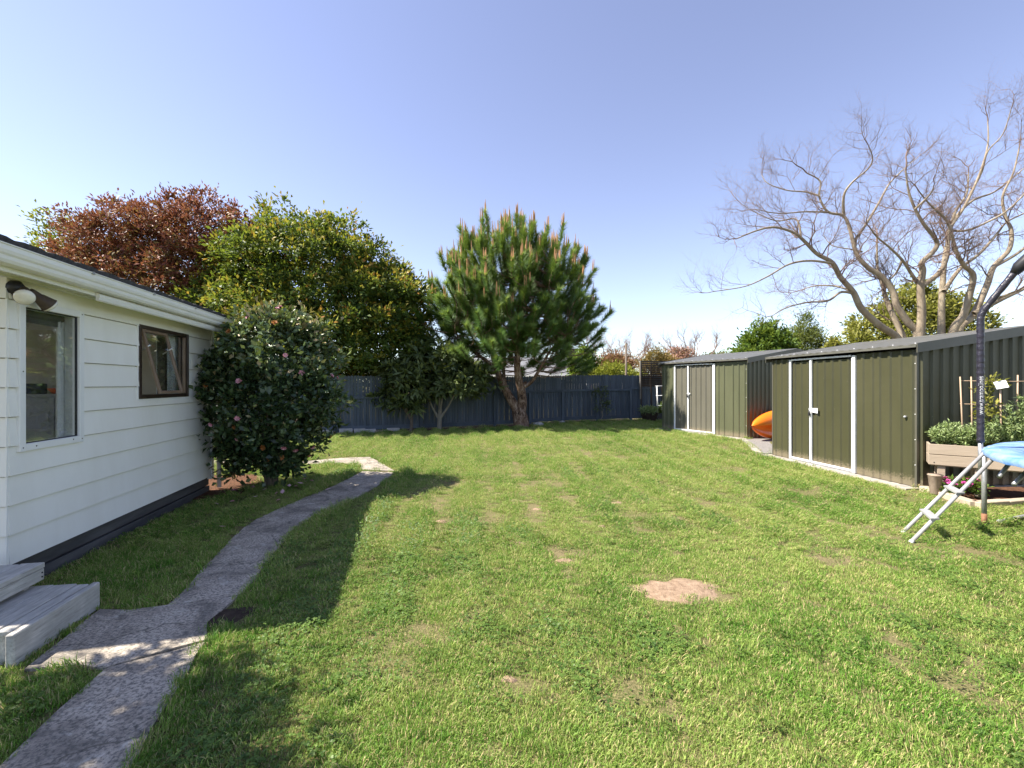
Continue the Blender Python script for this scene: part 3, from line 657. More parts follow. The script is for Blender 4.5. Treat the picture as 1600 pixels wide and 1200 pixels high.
# kayak on its edge in the gap
ky = thing('kayak', 'orange plastic kayak on its edge between the sheds', 'kayak', (*f1(-.30, -.36), .075), S1['rz'])
LK = 3.1; st_ = 36; HWk = .43
prof_ = [(.0, 1.0), (.10, .88), (.19, .55), (.235, .16), (.22, .06), (.15, -.10), (.075, -.42), (.085, -.62), (.125, -.78), (.075, -.97), (-.02, -1.0), (-.13, -.75), (-.17, 0), (-.12, .78), (-.05, .96)]
npf = len(prof_); vs = []; 
for i in range(st_+1):
    s_ = i/st_; e = max(.0, 1 - abs(2*s_-1)**2.3); hw_ = HWk*(e**.62) + .006; dp_ = max(.03, min(1, e**.55))
    rise = .0
    for (d_, w_) in prof_: vs.append((s_*LK, -d_*dp_, .435 + w_*hw_ + rise))
def kf(rng):
    return [(i*npf+k, i*npf+(k+1) % npf, (i+1)*npf+(k+1) % npf, (i+1)*npf+k) for i in range(st_) for k in rng]
MB().add(vs, kf(range(4, npf)) + [tuple(range(npf)), tuple(st_*npf+k for k in range(npf))[::-1]], True).build('hull', MAT['kayak_orange'], ky)
MB().add(vs, kf(range(0, 4)), True).build('deck', MAT['kayak_sunlit'], ky)  # upper faces, painted as if sunlit
MB().tube([(.05, -.0, .435), (-.03, -.0, .44), (-.06, 0, .40), (-.02, 0, .37)], .008, 6).build('toggle', MAT['black_plastic'], ky)
MB().tube([(.75, -.20, .62), (.9, -.225, .63), (1.05, -.20, .64)], .01, 6).build('carry_handle', MAT['black_plastic'], ky)

# ------------------------------------------------------------------ blue paling fence
FM = MAT['fence_paint']
fen = thing('paling_fence', 'slate blue timber paling fence across the back of the yard', 'fence')
pal_lo = {}; frnd = random.Random(3)
RAIL = [1.15, 1.15, 1.24, 1.24, 1.30]; TOPH = [1.93, 1.93, 1.90, 1.90, 1.89]
def pal_mesh(key, w_, h_, t_, pointed):
    if key in pal_lo: return pal_lo[key]
    mb = MB()
    if pointed:
        c = .03; vs = [(-w_/2, 0, 0), (w_/2, 0, 0), (w_/2, 0, h_-c), (w_/4, 0, h_), (-w_/4, 0, h_), (-w_/2, 0, h_-c)]
        n_ = 6; vs = vs + [(x, t_, z) for x, _, z in vs]
        mb.add(vs, [tuple(range(n_)), tuple(range(n_, 2*n_))[::-1]] + [(i, n_+i, n_+(i+1) % n_, (i+1) % n_) for i in range(n_)])
    else:
        c = min(.016, w_*.2); vs = [(-w_/2, .014, 0), (-w_/2+c, 0, 0), (w_/2-c, 0, 0), (w_/2, .014, 0), (w_/2, t_+.004, 0), (-w_/2, t_+.004, 0)]; vs = vs + [(x, y, h_) for x, y, _ in vs]
        mb.add(vs, [tuple(range(6))[::-1], tuple(range(6, 12))] + [(i, (i+1) % 6, 6+(i+1) % 6, 6+i) for i in range(6)])
    me = bpy.data.meshes.new('paling'); me.from_pydata(mb.v, [], mb.f); me.materials.append(FM); pal_lo[key] = me; return me
for i in range(len(FEN)-1):
    a = Vector(FEN[i]); b_ = Vector(FEN[i+1]); d = b_-a; L = d.length; d.normalize(); rz = math.atan2(d.y, d.x)
    back = Vector((-d.y, d.x)); rh, th = RAIL[i], TOPH[i]
    vis = i >= 1
    sp = .102 if vis else .2; n_ = int(L/sp); w_ = sp*.998
    for k in range(n_):
        p = a + d*((k+.5)*L/n_); g0 = float(gh(p.x, p.y))
        o = link('paling', pal_mesh(('l', i), w_, rh-.10, .018, False), fen); q_ = p + back*(.008 + .006*(k % 2) + frnd.uniform(0, .003))
        o.location = (q_.x, q_.y, g0+.13); o.rotation_euler.z = rz
        o = link('paling', pal_mesh(('u', i), w_*.93, th-rh+.22, .018, True), fen); q_ = p + back*(.075 + frnd.uniform(0, .006))
        o.location = (q_.x, q_.y, g0+rh-.22+frnd.uniform(-.012, .012)); o.rotation_euler.z = rz + frnd.uniform(-.02, .02)
    nr = max(2, int(round(L/2.75))); 
    for k in range(nr):
        p0 = a + d*(L*k/nr); p1 = a + d*(L*(k+1)/nr); l_ = (p1-p0).length
        for zz, hh, yo in ((rh+.0, .085, -.045), (.08, .14, -.020)):
            g0, g1 = float(gh(p0.x, p0.y)), float(gh(p1.x, p1.y))
            mb = MB().box(0.055 if zz < .5 else 0.0, l_-.055 if zz < .5 else l_, yo, .006 if zz < .5 else .005, zz, zz+hh)
            mb.v = [(x, y, z + g0 + (g1-g0)*x/l_) for x, y, z in mb.v]
            o = mb.build('rail', FM, fen); o.location = (p0.x, p0.y, 0); o.rotation_euler.z = rz
        o = Bx('top_rail', FM, fen, 0, l_, .096, .14, th-.32, th-.24); o.location = (p0.x, p0.y, float(gh(p0.x, p0.y))); o.rotation_euler.z = rz
        o = Bx('post', FM, fen, -.05, .05, -.075, .003, -.1, rh-.002 + (0 if k or i == 1 else 0)); o.location = (p0.x, p0.y, float(gh(p0.x, p0.y))); o.rotation_euler.z = rz

# slatted screen fixed on the fence
def on_fence(px, off=.0):                     # point on the fence line under photo column px
    s = (px-800)/FPX
    for i in range(len(FEN)-1):
        a = Vector(FEN[i]); b_ = Vector(FEN[i+1]); d = b_-a; t = (s*a.y - a.x)/(d.x - s*d.y)
        if 0 <= t <= 1: n_ = Vector((d.y, -d.x)).normalized(); p = a + d*t + n_*off; return p, math.atan2(d.y, d.x)
p, rz = on_fence(1000, .10)
sc = thing('slat_screen', 'dark brown horizontal slat screen above the fence beside the shed', 'screen', (p.x, p.y, float(gh(p.x, p.y))), rz)
for k in range(14): Bx('slat', MAT['brown_alu'], sc, .0, 1.35, .0, .018, 1.42 + k*.078, 1.42 + k*.078 + .052)
for x_ in (.0, .45, .95): Bx('batten', MAT['brown_alu'], sc, x_, x_+.04, .019, .05, .2, 2.49)
Bx('edge_strip', MAT['bark_pale'], sc, -.045, -.005, -.01, .05, .9, 2.49)
p, rz = on_fence(998, -1.2)
tp = thing('timber_pole', 'tall thin brown timber pole behind the fence', 'pole', (p.x, p.y, 0)); MB().tube([(0, 0, 0), (0, 0, 3.45)], [.055, .05], 8).build('shaft', MAT['bark_grey'], tp); MB().tube([(0, 0, 3.45), (0, 0, 3.47)], .056, 8).build('cap', MAT['galvanised'], tp)

# concrete blocks at the left foot of the fence
for i, (px, wd, hh, of, rr) in enumerate([(511, .36, .15, .22, .02), (540, .42, .17, .25, -.03), (561, .36, .16, .30, .06), (578, .34, .13, .27, -.05), (613, .42, .13, .20, .03)]):
    p, rz = on_fence(px, of)
    o = MB().box(-wd/2, wd/2, -.09, .09, -.02, hh, bev=.012).build('concrete_block', MAT['block_concrete']); o.location = (p.x, p.y, .0); o.rotation_euler.z = rz + rr
    tag(o, ['concrete block at the fence half hidden by the camellia', 'longest whitish concrete block next to the fence post', 'grey concrete block butting the longest block by the fence', 'low grey concrete block in front of the timber offcut', 'low whitish concrete block closest to the small loquat'][i], 'block', 'concrete blocks by the fence')
p, rz = on_fence(598, .36)
o = MB().box(-.3, .3, -.06, .06, .0, .05, bev=.01).build('timber_offcut', MAT['edging_wood']); o.location = (p.x, p.y, .13); o.rotation_euler = (.06, 0, rz+.12); o.location.z = .03; tag(o, 'pale timber offcut lying behind the concrete blocks', 'timber')
# stones and a pale scrap near the pine
def stone(px, off, r, label, mat='block_concrete'):
    p, rz = on_fence(px, off); rr = random.Random(px); vs = []; fs = []; n_ = 10
    for j in range(5):
        ph = math.pi*(j/4-.5)
        for k in range(n_):
            a = 2*math.pi*k/n_; s_ = r*(1+rr.uniform(-.15, .15)); vs.append((s_*1.3*math.cos(ph)*math.cos(a), s_*.9*math.cos(ph)*math.sin(a), s_*.55*math.sin(ph)))
    fs = [(j*n_+k, j*n_+(k+1) % n_, (j+1)*n_+(k+1) % n_, (j+1)*n_+k) for j in range(4) for k in range(n_)]
    o = MB().add(vs, fs, True).build('stone', MAT[mat]); o.location = (p.x, p.y, float(gh(p.x, p.y))+r*.3); tag(o, label, 'stone')
stone(828, .75, .17, 'pale rounded stone at the foot of the pine trunk'); stone(876, .12, .10, 'small whitish stone at the foot of a fence post')

# pot, planter box and wire plant frame near the sheds
p, rz = on_fence(1001, .75)
pt = thing('plant_pot', 'dark square pot with a low plant at the fence', 'pot', (p.x, p.y, float(gh(p.x, p.y))), rz)
MB().add([(-.19, -.19, 0), (.19, -.19, 0), (.19, .19, 0), (-.19, .19, 0), (-.24, -.24, .38), (.24, -.24, .38), (.24, .24, .38), (-.24, .24, .38)], [(3, 2, 1, 0), (4, 5, 6, 7), (0, 1, 5, 4), (1, 2, 6, 5), (2, 3, 7, 6), (3, 0, 4, 7)]).build('pot', MAT['pot_dark'], pt)
p, rz = on_fence(1026, .6)
bx = thing('garden_box', 'low grey garden box between the fence and the faded shed', 'planter', (p.x, p.y, float(gh(p.x, p.y))), rz)
for k in range(2):
    Bx('board', MAT['base_board'], bx, -.5, .5, -.35, -.31, .01+k*.17, .17+k*.17, bev=.004); Bx('board', MAT['base_board'], bx, -.5, -.46, -.305, .3, .01+k*.17, .17+k*.17)
Bx('soil', MAT['mulch'], bx, -.455, .5, -.30, .3, 0, .30)
wf = thing('plant_cage', 'white wire plant cage standing in the garden box', 'plant cage', (p.x-.18, p.y-.05, float(gh(p.x, p.y))+.30), rz)
for k in range(4):
    a = k*math.pi/2+.4; MB().tube([(.12*math.cos(a), .12*math.sin(a), -.05), (.18*math.cos(a), .18*math.sin(a), 1.15)], .011, 6).build('wire', MAT['strip_white'], wf)
for zz, r_ in ((.35, .138), (.75, .158), (1.14, .18)):
    MB().tube([(r_*math.cos(a), r_*math.sin(a), zz) for a in np.linspace(0, 2*math.pi, 17)], .011, 6).build('hoop', MAT['strip_white'], wf)

# ------------------------------------------------------------------ neighbour's house and yard beyond the fence
nb = thing('neighbour_house', 'low grey roofed house beyond the fence behind the pine', 'house', (.6, 29, 0), R(-6))
Bx('wall', MAT['interior_wall'], nb, -6, 4.0, 0, 7, 0, 2.25)
MB().add([(-6.6, -.6, 2.2), (4.6, -.6, 2.2), (4.6, 7.6, 2.2), (-6.6, 7.6, 2.2), (-5.2, 3.5, 3.55), (2.6, 3.5, 3.55)], [(0, 1, 5, 4), (1, 2, 5), (2, 3, 4, 5), (3, 0, 4), (3, 2, 1, 0)]).build('roof', MAT['roof_grey'], nb)
Bx('fascia', MAT['white_trim'], nb, -6.6, 4.6, -.66, -.61, 2.06, 2.22)
for x_ in (-4.6, -2.4, -.2, 1.7): 
    w_ = Bx('window', MAT['white_trim'], nb, x_, x_+1.1, -.03, .02, 1.0, 2.0); Bx('pane', MAT['black_plastic'], w_, x_+.07, x_+1.03, -.035, -.031, 1.07, 1.93)
Bx('door', MAT['white_trim'], nb, 3.0, 3.85, -.03, .02, .1, 2.05)
Bx('chimney', MAT['pot_dark'], house if False else nb, 2.9, 3.7, 3.2, 4.0, 2.6, 4.15)
nf = thing('wire_fence', 'distant wire fence with thin white posts beyond the blue fence', 'fence', (0, 25.5, 0))
for i, px in enumerate((907, 917, 921, 934, 944, 972)):
    q_ = at(px, 590, 25.5); MB().tube([(q_.x, 0, 0), (q_.x, 0, 1.65 + (28-(i % 3)*4)*25.5/FPX)], .035, 6).build('post', MAT['strip_white'], nf)
for zz in (1.2, 1.9): MB().tube([(3.5, 0, zz), (7.5, 0, zz)], .012, 5).build('wire', MAT['galvanised'], nf)
for k in range(6):
    Bx('panel', MAT['pot_dark'], nf, 4.9 + k*.42, 4.9 + k*.42 + .40, .05, .08, 0, 2.35)

# ------------------------------------------------------------------ vegetation
def unit(a): return a / np.maximum(np.linalg.norm(a, axis=-1, keepdims=True), 1e-9)
def leaf_quads(Pc, D, Nn, ln, wd, tint, cup=.25):
    """diamond leaves: base point Pc, direction D, normal-ish Nn"""
    S = unit(np.cross(D, Nn)); U = np.cross(S, D); ln = ln[:, None]; wd = wd[:, None]; n_ = len(Pc)
    V = np.empty((n_, 4, 3)); V[:, 0] = Pc; V[:, 2] = Pc + D*ln - U*ln*.12
    mid = Pc + D*ln*.5 + U*wd*cup; V[:, 1] = mid + S*wd*.5; V[:, 3] = mid - S*wd*.5
    F = np.arange(n_*4).reshape(n_, 4); return V.reshape(-1, 3), F, np.repeat(tint, 4)
def cloud(name, parent, mat, blobs, nclump, nleaf, ln, wd, seed, sig=.25, tintf=None, shell=(.72, 1.04), up=.5, reject=None, origin=(0, 0, 0), droop=0.0):
    """leaf clumps over the shells of ellipsoid blobs [(cx,cy,cz,rx,ry,rz,weight)]"""
    r = np.random.default_rng(seed); B = np.array(blobs, float); wgt = B[:, 6]/B[:, 6].sum()
    bi = r.choice(len(B), nclump, p=wgt); d = unit(r.normal(size=(nclump, 3)))
    d[:, 2] = np.where(d[:, 2] < -.55, -d[:, 2]*.5, d[:, 2]); d = unit(d)
    lump = 1 + .10*np.sin(d[:, 0]*5+bi*1.3+seed)*np.cos(d[:, 1]*6+bi) + .08*np.sin(d[:, 2]*9+seed)
    rad = r.uniform(shell[0], shell[1], nclump)*lump
    inner = r.random(nclump) < .22; rad = np.where(inner, r.uniform(.35, .75, nclump), rad)
    C = B[bi, :3] + d*rad[:, None]*B[bi, 3:6]
    # keep clumps that are not deep inside another blob
    keep = np.ones(nclump, bool)
    for j in range(len(B)):
        q_ = np.linalg.norm((C - B[j, :3])/B[j, 3:6], axis=1); keep &= (q_ > .62) | (bi == j)
    C = C[keep]; d = d[keep]; inner = inner[keep]
    if len(C) == 0: return
    ct = r.random(len(C)); cs = r.uniform(.6, 1.35, len(C))
    ci = np.repeat(np.arange(len(C)), nleaf); m_ = len(ci)
    off = r.normal(size=(m_, 3)); off = unit(off)*(np.abs(r.normal(size=(m_, 1)))**.8)*sig*cs[ci][:, None]; off[:, 2] *= .8
    Pc = C[ci] + off
    D = unit(unit(off)*.8 + d[ci]*.5 + r.normal(size=(m_, 3))*.45 + np.array([0, 0, .25-droop]))
    Nn = unit(d[ci]*.6 + np.array([0, 0, up]) + r.normal(size=(m_, 3))*.45)
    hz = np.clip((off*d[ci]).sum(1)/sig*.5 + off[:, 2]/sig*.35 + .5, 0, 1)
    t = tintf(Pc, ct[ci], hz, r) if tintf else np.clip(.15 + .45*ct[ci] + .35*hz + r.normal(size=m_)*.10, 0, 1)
    L = ln*r.uniform(.6, 1.25, m_); W = wd*r.uniform(.7, 1.2, m_)
    if reject is not None:
        k = ~reject(Pc + np.array(origin)); Pc, D, Nn, L, W, t = Pc[k], D[k], Nn[k], L[k], W[k], t[k]
    Vv, F, T = leaf_quads(Pc, D, Nn, L, W, t)
    o = link(name, np_mesh(name, Vv, F, False, {'tint': T}), parent, MAT[mat]); o['kind'] = 'stuff'; return o
def smooth_pts(pts, k=4):
    P_ = [Vector(p) for p in pts]; out = []
    for i in range(len(P_)-1):
        p0 = P_[max(i-1, 0)]; p1 = P_[i]; p2 = P_[i+1]; p3 = P_[min(i+2, len(P_)-1)]
        for j in range(k):
            t = j/k; out.append(.5*((2*p1) + (p2-p0)*t + (2*p0-5*p1+4*p2-p3)*t*t + (3*p1-p0-3*p2+p3)*t**3))
    return out + [P_[-1]]
def limb(mb, pts, r0, r1, n=8, k=4):
    q_ = smooth_pts(pts, k); m_ = len(q_); mb.tube(q_, [r0 + (r1-r0)*(i/(m_-1))**.8 for i in range(m_)], n, False); return q_
def trunk_with_limbs(parent, mat, h0, r0, targets, seed, base=(0, 0, 0)):
    rr = random.Random(seed); mb = MB(); b_ = Vector(base)
    fork = b_ + Vector((rr.uniform(-.15, .15), rr.uniform(-.15, .15), h0))
    limb(mb, [b_ - Vector((0, 0, .25)), b_ + Vector((0, 0, .05)), b_.lerp(fork, .5) + Vector((rr.uniform(-.06, .06), 0, 0)), fork], r0*1.25, r0*.85, 10)
    for t in targets:
        t = Vector(t); mid = fork.lerp(t, .5) + Vector((rr.uniform(-.3, .3), rr.uniform(-.3, .3), rr.uniform(-.1, .35)))
        q_ = limb(mb, [fork - Vector((0, 0, .15)), fork.lerp(mid, .5) + Vector((0, 0, .1)), mid, t], r0*.62, r0*.12, 7)
        for _ in range(3):
            s_ = q_[rr.randrange(len(q_)//3, len(q_))]; e = s_ + Vector((rr.uniform(-1, 1), rr.uniform(-1, 1), rr.uniform(.1, .9)))*(.35*(t-fork).length*.6)
            limb(mb, [s_, s_.lerp(e, .5)+Vector((0, 0, .08)), e], r0*.2, r0*.05, 5, 3)
    return mb.build('trunk', mat, parent)

def tree(name, label, cat, loc, blobs, leafm, barkm, nclump, nleaf, ln, wd, seed, sig, h0, r0, tintf=None, group=None, reject=None, shell=(.72, 1.04)):
    t = thing(name, label, cat, loc, 0, group)
    trunk_with_limbs(t, MAT[barkm], h0, r0, [(b_[0]*.9, b_[1]*.9, b_[2]+b_[5]*.25) for b_ in blobs], seed)
    cloud('crown', t, leafm, blobs, nclump, nleaf, ln, wd, seed, sig, tintf, shell, reject=reject, origin=loc); return t

# big evergreen with yellow and orange new growth
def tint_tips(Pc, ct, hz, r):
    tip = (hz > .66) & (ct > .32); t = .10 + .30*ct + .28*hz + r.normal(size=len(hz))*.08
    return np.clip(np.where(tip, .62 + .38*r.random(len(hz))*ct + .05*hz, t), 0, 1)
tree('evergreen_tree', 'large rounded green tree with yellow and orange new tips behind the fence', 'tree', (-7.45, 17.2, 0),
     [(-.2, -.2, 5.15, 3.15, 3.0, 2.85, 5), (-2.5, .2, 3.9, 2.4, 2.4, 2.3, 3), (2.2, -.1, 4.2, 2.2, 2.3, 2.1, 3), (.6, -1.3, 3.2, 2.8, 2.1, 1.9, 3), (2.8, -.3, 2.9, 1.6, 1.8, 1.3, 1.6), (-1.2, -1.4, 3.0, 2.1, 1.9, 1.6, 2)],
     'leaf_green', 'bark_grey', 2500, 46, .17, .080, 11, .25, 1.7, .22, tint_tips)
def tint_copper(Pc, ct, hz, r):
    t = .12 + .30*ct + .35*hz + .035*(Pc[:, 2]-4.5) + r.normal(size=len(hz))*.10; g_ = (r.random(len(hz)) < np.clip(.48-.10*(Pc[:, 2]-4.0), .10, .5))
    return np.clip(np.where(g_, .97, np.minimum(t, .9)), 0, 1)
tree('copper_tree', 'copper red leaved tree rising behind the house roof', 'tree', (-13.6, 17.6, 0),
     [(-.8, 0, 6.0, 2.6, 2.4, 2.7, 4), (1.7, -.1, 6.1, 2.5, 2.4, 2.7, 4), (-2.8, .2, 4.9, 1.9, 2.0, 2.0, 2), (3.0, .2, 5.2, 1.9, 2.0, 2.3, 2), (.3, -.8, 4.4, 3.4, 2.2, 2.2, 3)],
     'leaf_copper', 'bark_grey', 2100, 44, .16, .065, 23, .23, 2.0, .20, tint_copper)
tree('lime_tree', 'small yellow green tree at the edge of the copper tree', 'tree', (-18.9, 19.2, 0),
     [(0, 0, 6.0, 1.2, 1.2, 2.6, 2), (.9, 0, 5.2, 1.3, 1.2, 1.7, 2), (-.6, 0, 4.6, 1.3, 1.2, 1.6, 2)], 'leaf_lime', 'bark_grey', 330, 26, .20, .08, 31, .28, 2.2, .13)
# tree outside the view to the left whose shade falls on the near path
tree('shade_tree', 'small leafy tree beyond the near end of the house', 'tree', (-5.05, 1.45, 0),
     [(-.1, 0, 3.5, 1.0, 1.05, .85, 3), (.42, -.3, 3.3, .7, .75, .6, 2)], 'leaf_bright', 'bark_grey', 240, 26, .13, .07, 37, .20, 2.0, .08)

# loquat pair in front of the fence
def loquat(loc, label, h, blobs, ncl, seed, r0, mat='bark_pale'):
    t = thing('loquat_tree', label, 'tree', loc)
    mb = MB(); rr = random.Random(seed); top = max(b_[2] for b_ in blobs)
    limb(mb, [(0, 0, -.15), (0, 0, .25), (.02, 0, h)], r0*1.2, r0, 9)
    for b_ in blobs: limb(mb, [(0, 0, h*.55), (b_[0]*.35, b_[1]*.35, h+.15), (b_[0]*.8, b_[1]*.8, b_[2])], r0*.8, r0*.2, 7)
    mb.build('trunk', MAT[mat], t)
    cloud('crown', t, 'leaf_loquat', blobs, ncl, 15, .30, .095, seed, .10, None, (.45, 1.05), .35, droop=.35)
loquat((-2.55, 16.0, 0), 'dark long leaved loquat tree with pale forked trunk', .75, [(0, 0, 2.3, 1.15, 1.0, .9, 3), (-.8, 0, 1.9, .9, .9, .7, 2), (.95, -.1, 1.75, .9, .8, .75, 2), (.2, -.2, 1.45, 1.3, .8, .55, 2)], 300, 41, .075)
loquat((-3.45, 15.6, 0), 'small dark leaved loquat beside the pale trunked tree', .7, [(0, 0, 1.5, .7, .7, .6, 2), (-.45, 0, 2.0, .7, .7, .6, 2), (-.1, -.1, .95, .45, .45, .35, 1), (-.9, .1, 1.15, .35, .35, .3, .6)], 130, 43, .05, 'bark_grey')

# camellia with flowers
CX, CY = -3.86, 7.30
cam_t = thing('camellia_bush', 'tall dark glossy camellia bush with pink flowers by the house corner', 'bush', (CX, CY, 0))
cblobs = [(0, 0, 2.0, .95, .95, .80, 4), (-.25, -.1, 1.35, .98, .9, .75, 4), (.30, -.1, 1.30, .86, .9, .72, 4), (-.12, 0, .80, .66, .66, .48, 3), (.25, 0, .85, .55, .6, .42, 2), (-.72, -.48, 1.62, .42, .40, .38, 1.2), (.05, .05, 2.45, .55, .55, .42, 1.5), (-.15, -.1, .42, .50, .45, .34, 1.6), (.15, -.05, .45, .36, .4, .30, 1.0)]
ch_, sh_ = math.cos(R(11.6)), math.sin(R(11.6))
def in_house(Q):
    dx, dy = Q[:, 0]+3.91, Q[:, 1]-3.52; u = dx*ch_ + dy*sh_; v = -dx*sh_ + dy*ch_
    return ((u < .05) & (v < 3.62)) | ((u < .38) & (v < 3.72) & (Q[:, 2] > 2.36)) | (Q[:, 2] < .02)
mb = MB(); rr = random.Random(5)
for k in range(9):
    a = rr.uniform(0, 6.28); e = Vector((.6*math.cos(a), .6*math.sin(a), rr.uniform(1.3, 2.3)))
    if in_house(np.array([[e.x+CX, e.y+CY, e.z]]))[0]: e.x = abs(e.x)
    limb(mb, [(.06*math.cos(a), .06*math.sin(a), -.05), (.12*math.cos(a), .12*math.sin(a), .4), (e.x*.55, e.y*.55, e.z*.6), tuple(e)], .035, .008, 6)
mb.build('stems', MAT['bark_grey'], cam_t)
def tint_cam(Pc, ct, hz, r): return np.clip(.10 + .30*ct + .30*hz + .26*np.clip(Pc[:, 2]-1.5, 0, 2) + r.normal(size=len(hz))*.12 + (r.random(len(hz)) < .03)*.4, 0, 1)  # leaves paler towards the top, sunlight on the crown put into the tint
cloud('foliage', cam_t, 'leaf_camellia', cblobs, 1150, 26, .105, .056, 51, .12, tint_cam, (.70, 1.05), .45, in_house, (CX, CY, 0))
def flower_mesh(name, mat, rad, npet, seed):
    r = np.random.default_rng(seed); Pc = []; D = []; Nn = []; L = []; W = []; T = []
    for ring, (k, el, s_) in enumerate([(npet, .25, 1.0), (npet-2, .7, .8), (max(3, npet-4), 1.15, .55)]):
        for j in range(k):
            a = 2*math.pi*(j + .5*ring)/k + r.uniform(-.1, .1); d_ = np.array([math.cos(a)*math.cos(el), math.sin(a)*math.cos(el), math.sin(el)])
            Pc.append([0, 0, 0]); D.append(d_); Nn.append([-math.cos(a)*math.sin(el), -math.sin(a)*math.sin(el), math.cos(el)]); L.append(rad*s_*r.uniform(.9, 1.1)); W.append(rad*s_*.85); T.append(r.uniform(.1, .9))
    V_, F_, T_ = leaf_quads(np.array(Pc, float), np.array(D), np.array(Nn, float), np.array(L), np.array(W), np.array(T), .1)
    me = np_mesh(name, V_, F_, False, {'tint': T_}); me.materials.append(MAT[mat]); return me
fl_p = flower_mesh('flower', 'petal_pink', .042, 8, 1); fl_b = flower_mesh('flower', 'flower_brown', .045, 7, 2)
r = np.random.default_rng(9); cnt = 0
while cnt < 36:
    b_ = cblobs[r.integers(len(cblobs))]; d = unit(r.normal(size=3)); 
    if d[1] > .35: continue
    p = np.array(b_[:3]) + d*np.array(b_[3:6])*1.06
    if any(np.linalg.norm((p-np.array(c[:3]))/np.array(c[3:6])) < .93 for c in cblobs) or p[2] < .45: continue
    if in_house((p+np.array([CX, CY, 0]))[None])[0]: continue
    o = link('flower', fl_b if cnt % 5 in (1, 3) else fl_p, cam_t); o.location = p; o.rotation_euler = Vector(d).to_track_quat('Z', 'Y').to_euler(); s_ = r.uniform(.8, 1.25); o.scale = (s_,)*3; cnt += 1
pet = bpy.data.meshes.new('petal'); pet.from_pydata([(-.03, 0, .004), (0, -.018, .010), (.033, 0, .022), (0, .022, .012)], [], [(0, 1, 2), (0, 2, 3)]); pet.materials.append(MAT['petal_pink'])
a_ = pet.attributes.new('tint', 'FLOAT', 'POINT'); a_.data.foreach_set('value', [.7, .9, 1.0, .8])
spots = [(338, 795), (363, 788), (381, 785), (398, 784), (435, 786), (432, 778), (442, 776), (395, 765), (413, 772), (452, 766), (462, 764), (470, 762), (478, 759), (487, 755), (460, 757), (348, 833), (366, 770), (512, 772), (452, 752), (475, 752), (440, 764), (420, 752)]
for i, (a, b_) in enumerate(spots):
    x, y = gp(a, b_); whole = i % 3 == 1; o = link('fallen_bloom' if whole else 'fallen_petal', fl_p if whole else pet)
    o.location = (x, y, .040 if whole else .060); o.rotation_euler = (rnd.uniform(-.3, .3), rnd.uniform(-.3, .3), rnd.uniform(0, 6.28)); s_ = rnd.uniform(.7, 1.0) if whole else rnd.uniform(1.1, 1.7); o.scale = (s_,)*3
    if whole: tag(o, 'whole pink camellia bloom fallen on the grass', 'flower', 'blooms fallen from the camellia')
    else: tag(o, 'pale pink petal fallen on the grass near the camellia', 'petal', 'petals fallen from the camellia')

# ------------------------------------------------------------------ pine
PX, PY = .30, 16.9; PG = float(gh(PX, PY))
pine = thing('pine_tree', 'broad pine with twin trunk and upright tan candles before the fence', 'tree', (PX, PY, PG))
def pl(px, py, dy=0.0):
    q_ = at(px, py, PY+dy); return (q_.x-PX, dy, q_.z-PG)
mb = MB()
limb(mb, [(.05, 0, -.2), pl(814, 658), pl(811, 645), pl(809, 638)], .33, .24, 14)
sL = limb(mb, [pl(811, 647), pl(803, 632), pl(793, 615), pl(784, 597, .1), pl(777, 578, .2), pl(770, 555, .3), pl(765, 520, .3), pl(760, 480, .2), pl(762, 430, .2)], .20, .05, 12)
sR = limb(mb, [pl(812, 648), pl(816, 630), pl(814, 608, -.1), pl(810, 590, -.2), pl(808, 565, -.3), pl(811, 530, -.3), pl(816, 490, -.3), pl(820, 440, -.2), pl(815, 395, 0)], .21, .05, 12)
sM = limb(mb, [pl(797, 622), pl(789, 600, .4), pl(786, 570, .8), pl(780, 530, 1.2)], .11, .04, 8)
b3 = limb(mb, [pl(812, 530, -.3), pl(826, 508, -.5), pl(842, 485, -.8), pl(860, 450, -1.0), pl(875, 420, -1.0)], .10, .03, 8)
b4 = limb(mb, [pl(813, 606, -.1), pl(830, 597, -.2), pl(846, 572, -.4), pl(862, 545, -.6), pl(885, 525, -.8)], .085, .03, 8)
b5 = limb(mb, [pl(775, 575, .2), pl(755, 560, 0), pl(735, 545, -.4), pl(712, 520, -.7)], .085, .03, 8)
limb(mb, [pl(813, 606, -.1), pl(819, 600, -.1), pl(822, 597, -.15)], .07, .055, 8)
mb.build('trunk', MAT['bark_pine'], pine)
anch = [Vector(p) for q_ in (sL[12:], sR[14:], sM, b3, b4[4:], b5[3:]) for p in q_]
r = np.random.default_rng(77); shoots = []
cz, rxp, ryp, rzp = 4.55, 3.05, 2.45, 3.35
tries = 0
while len(shoots) < 720 and tries < 40000:
    tries += 1
    d = unit(r.normal(size=3)); rad = r.uniform(.55, .98) if r.random() < .8 else r.uniform(.25, .6)
    p = np.array([d[0]*rxp*rad*(1.12 if d[2] < 0 else 1) - .35, d[1]*ryp*rad, cz + d[2]*rzp*rad - .45])
    if p[2] < 1.75 + .25*abs(d[0]) or (p[2] < 2.6 and np.hypot(p[0], p[1]) < 1.0): continue
    if p[2] > 2.2 and r.random() < .25 and p[2] < 3.2: continue
    if any(np.linalg.norm(p-s_[0]) < .24 for s_ in shoots[-80:]): continue
    hfrac = np.clip((p[2]-1.8)/5.5, 0, 1); out = unit(np.array([d[0], d[1], .0])+1e-6)
    ax = unit(out*(1.05-.85*hfrac) + np.array([0, 0, .55+.75*hfrac]) + r.normal(size=3)*.10)
    shoots.append((p, ax, r.uniform(.45, .75), hfrac))
rad_ok = lambda q_: ((q_[0]/rxp)**2 + (q_[1]/ryp)**2 + ((q_[2]+.45-cz)/rzp)**2) > .42
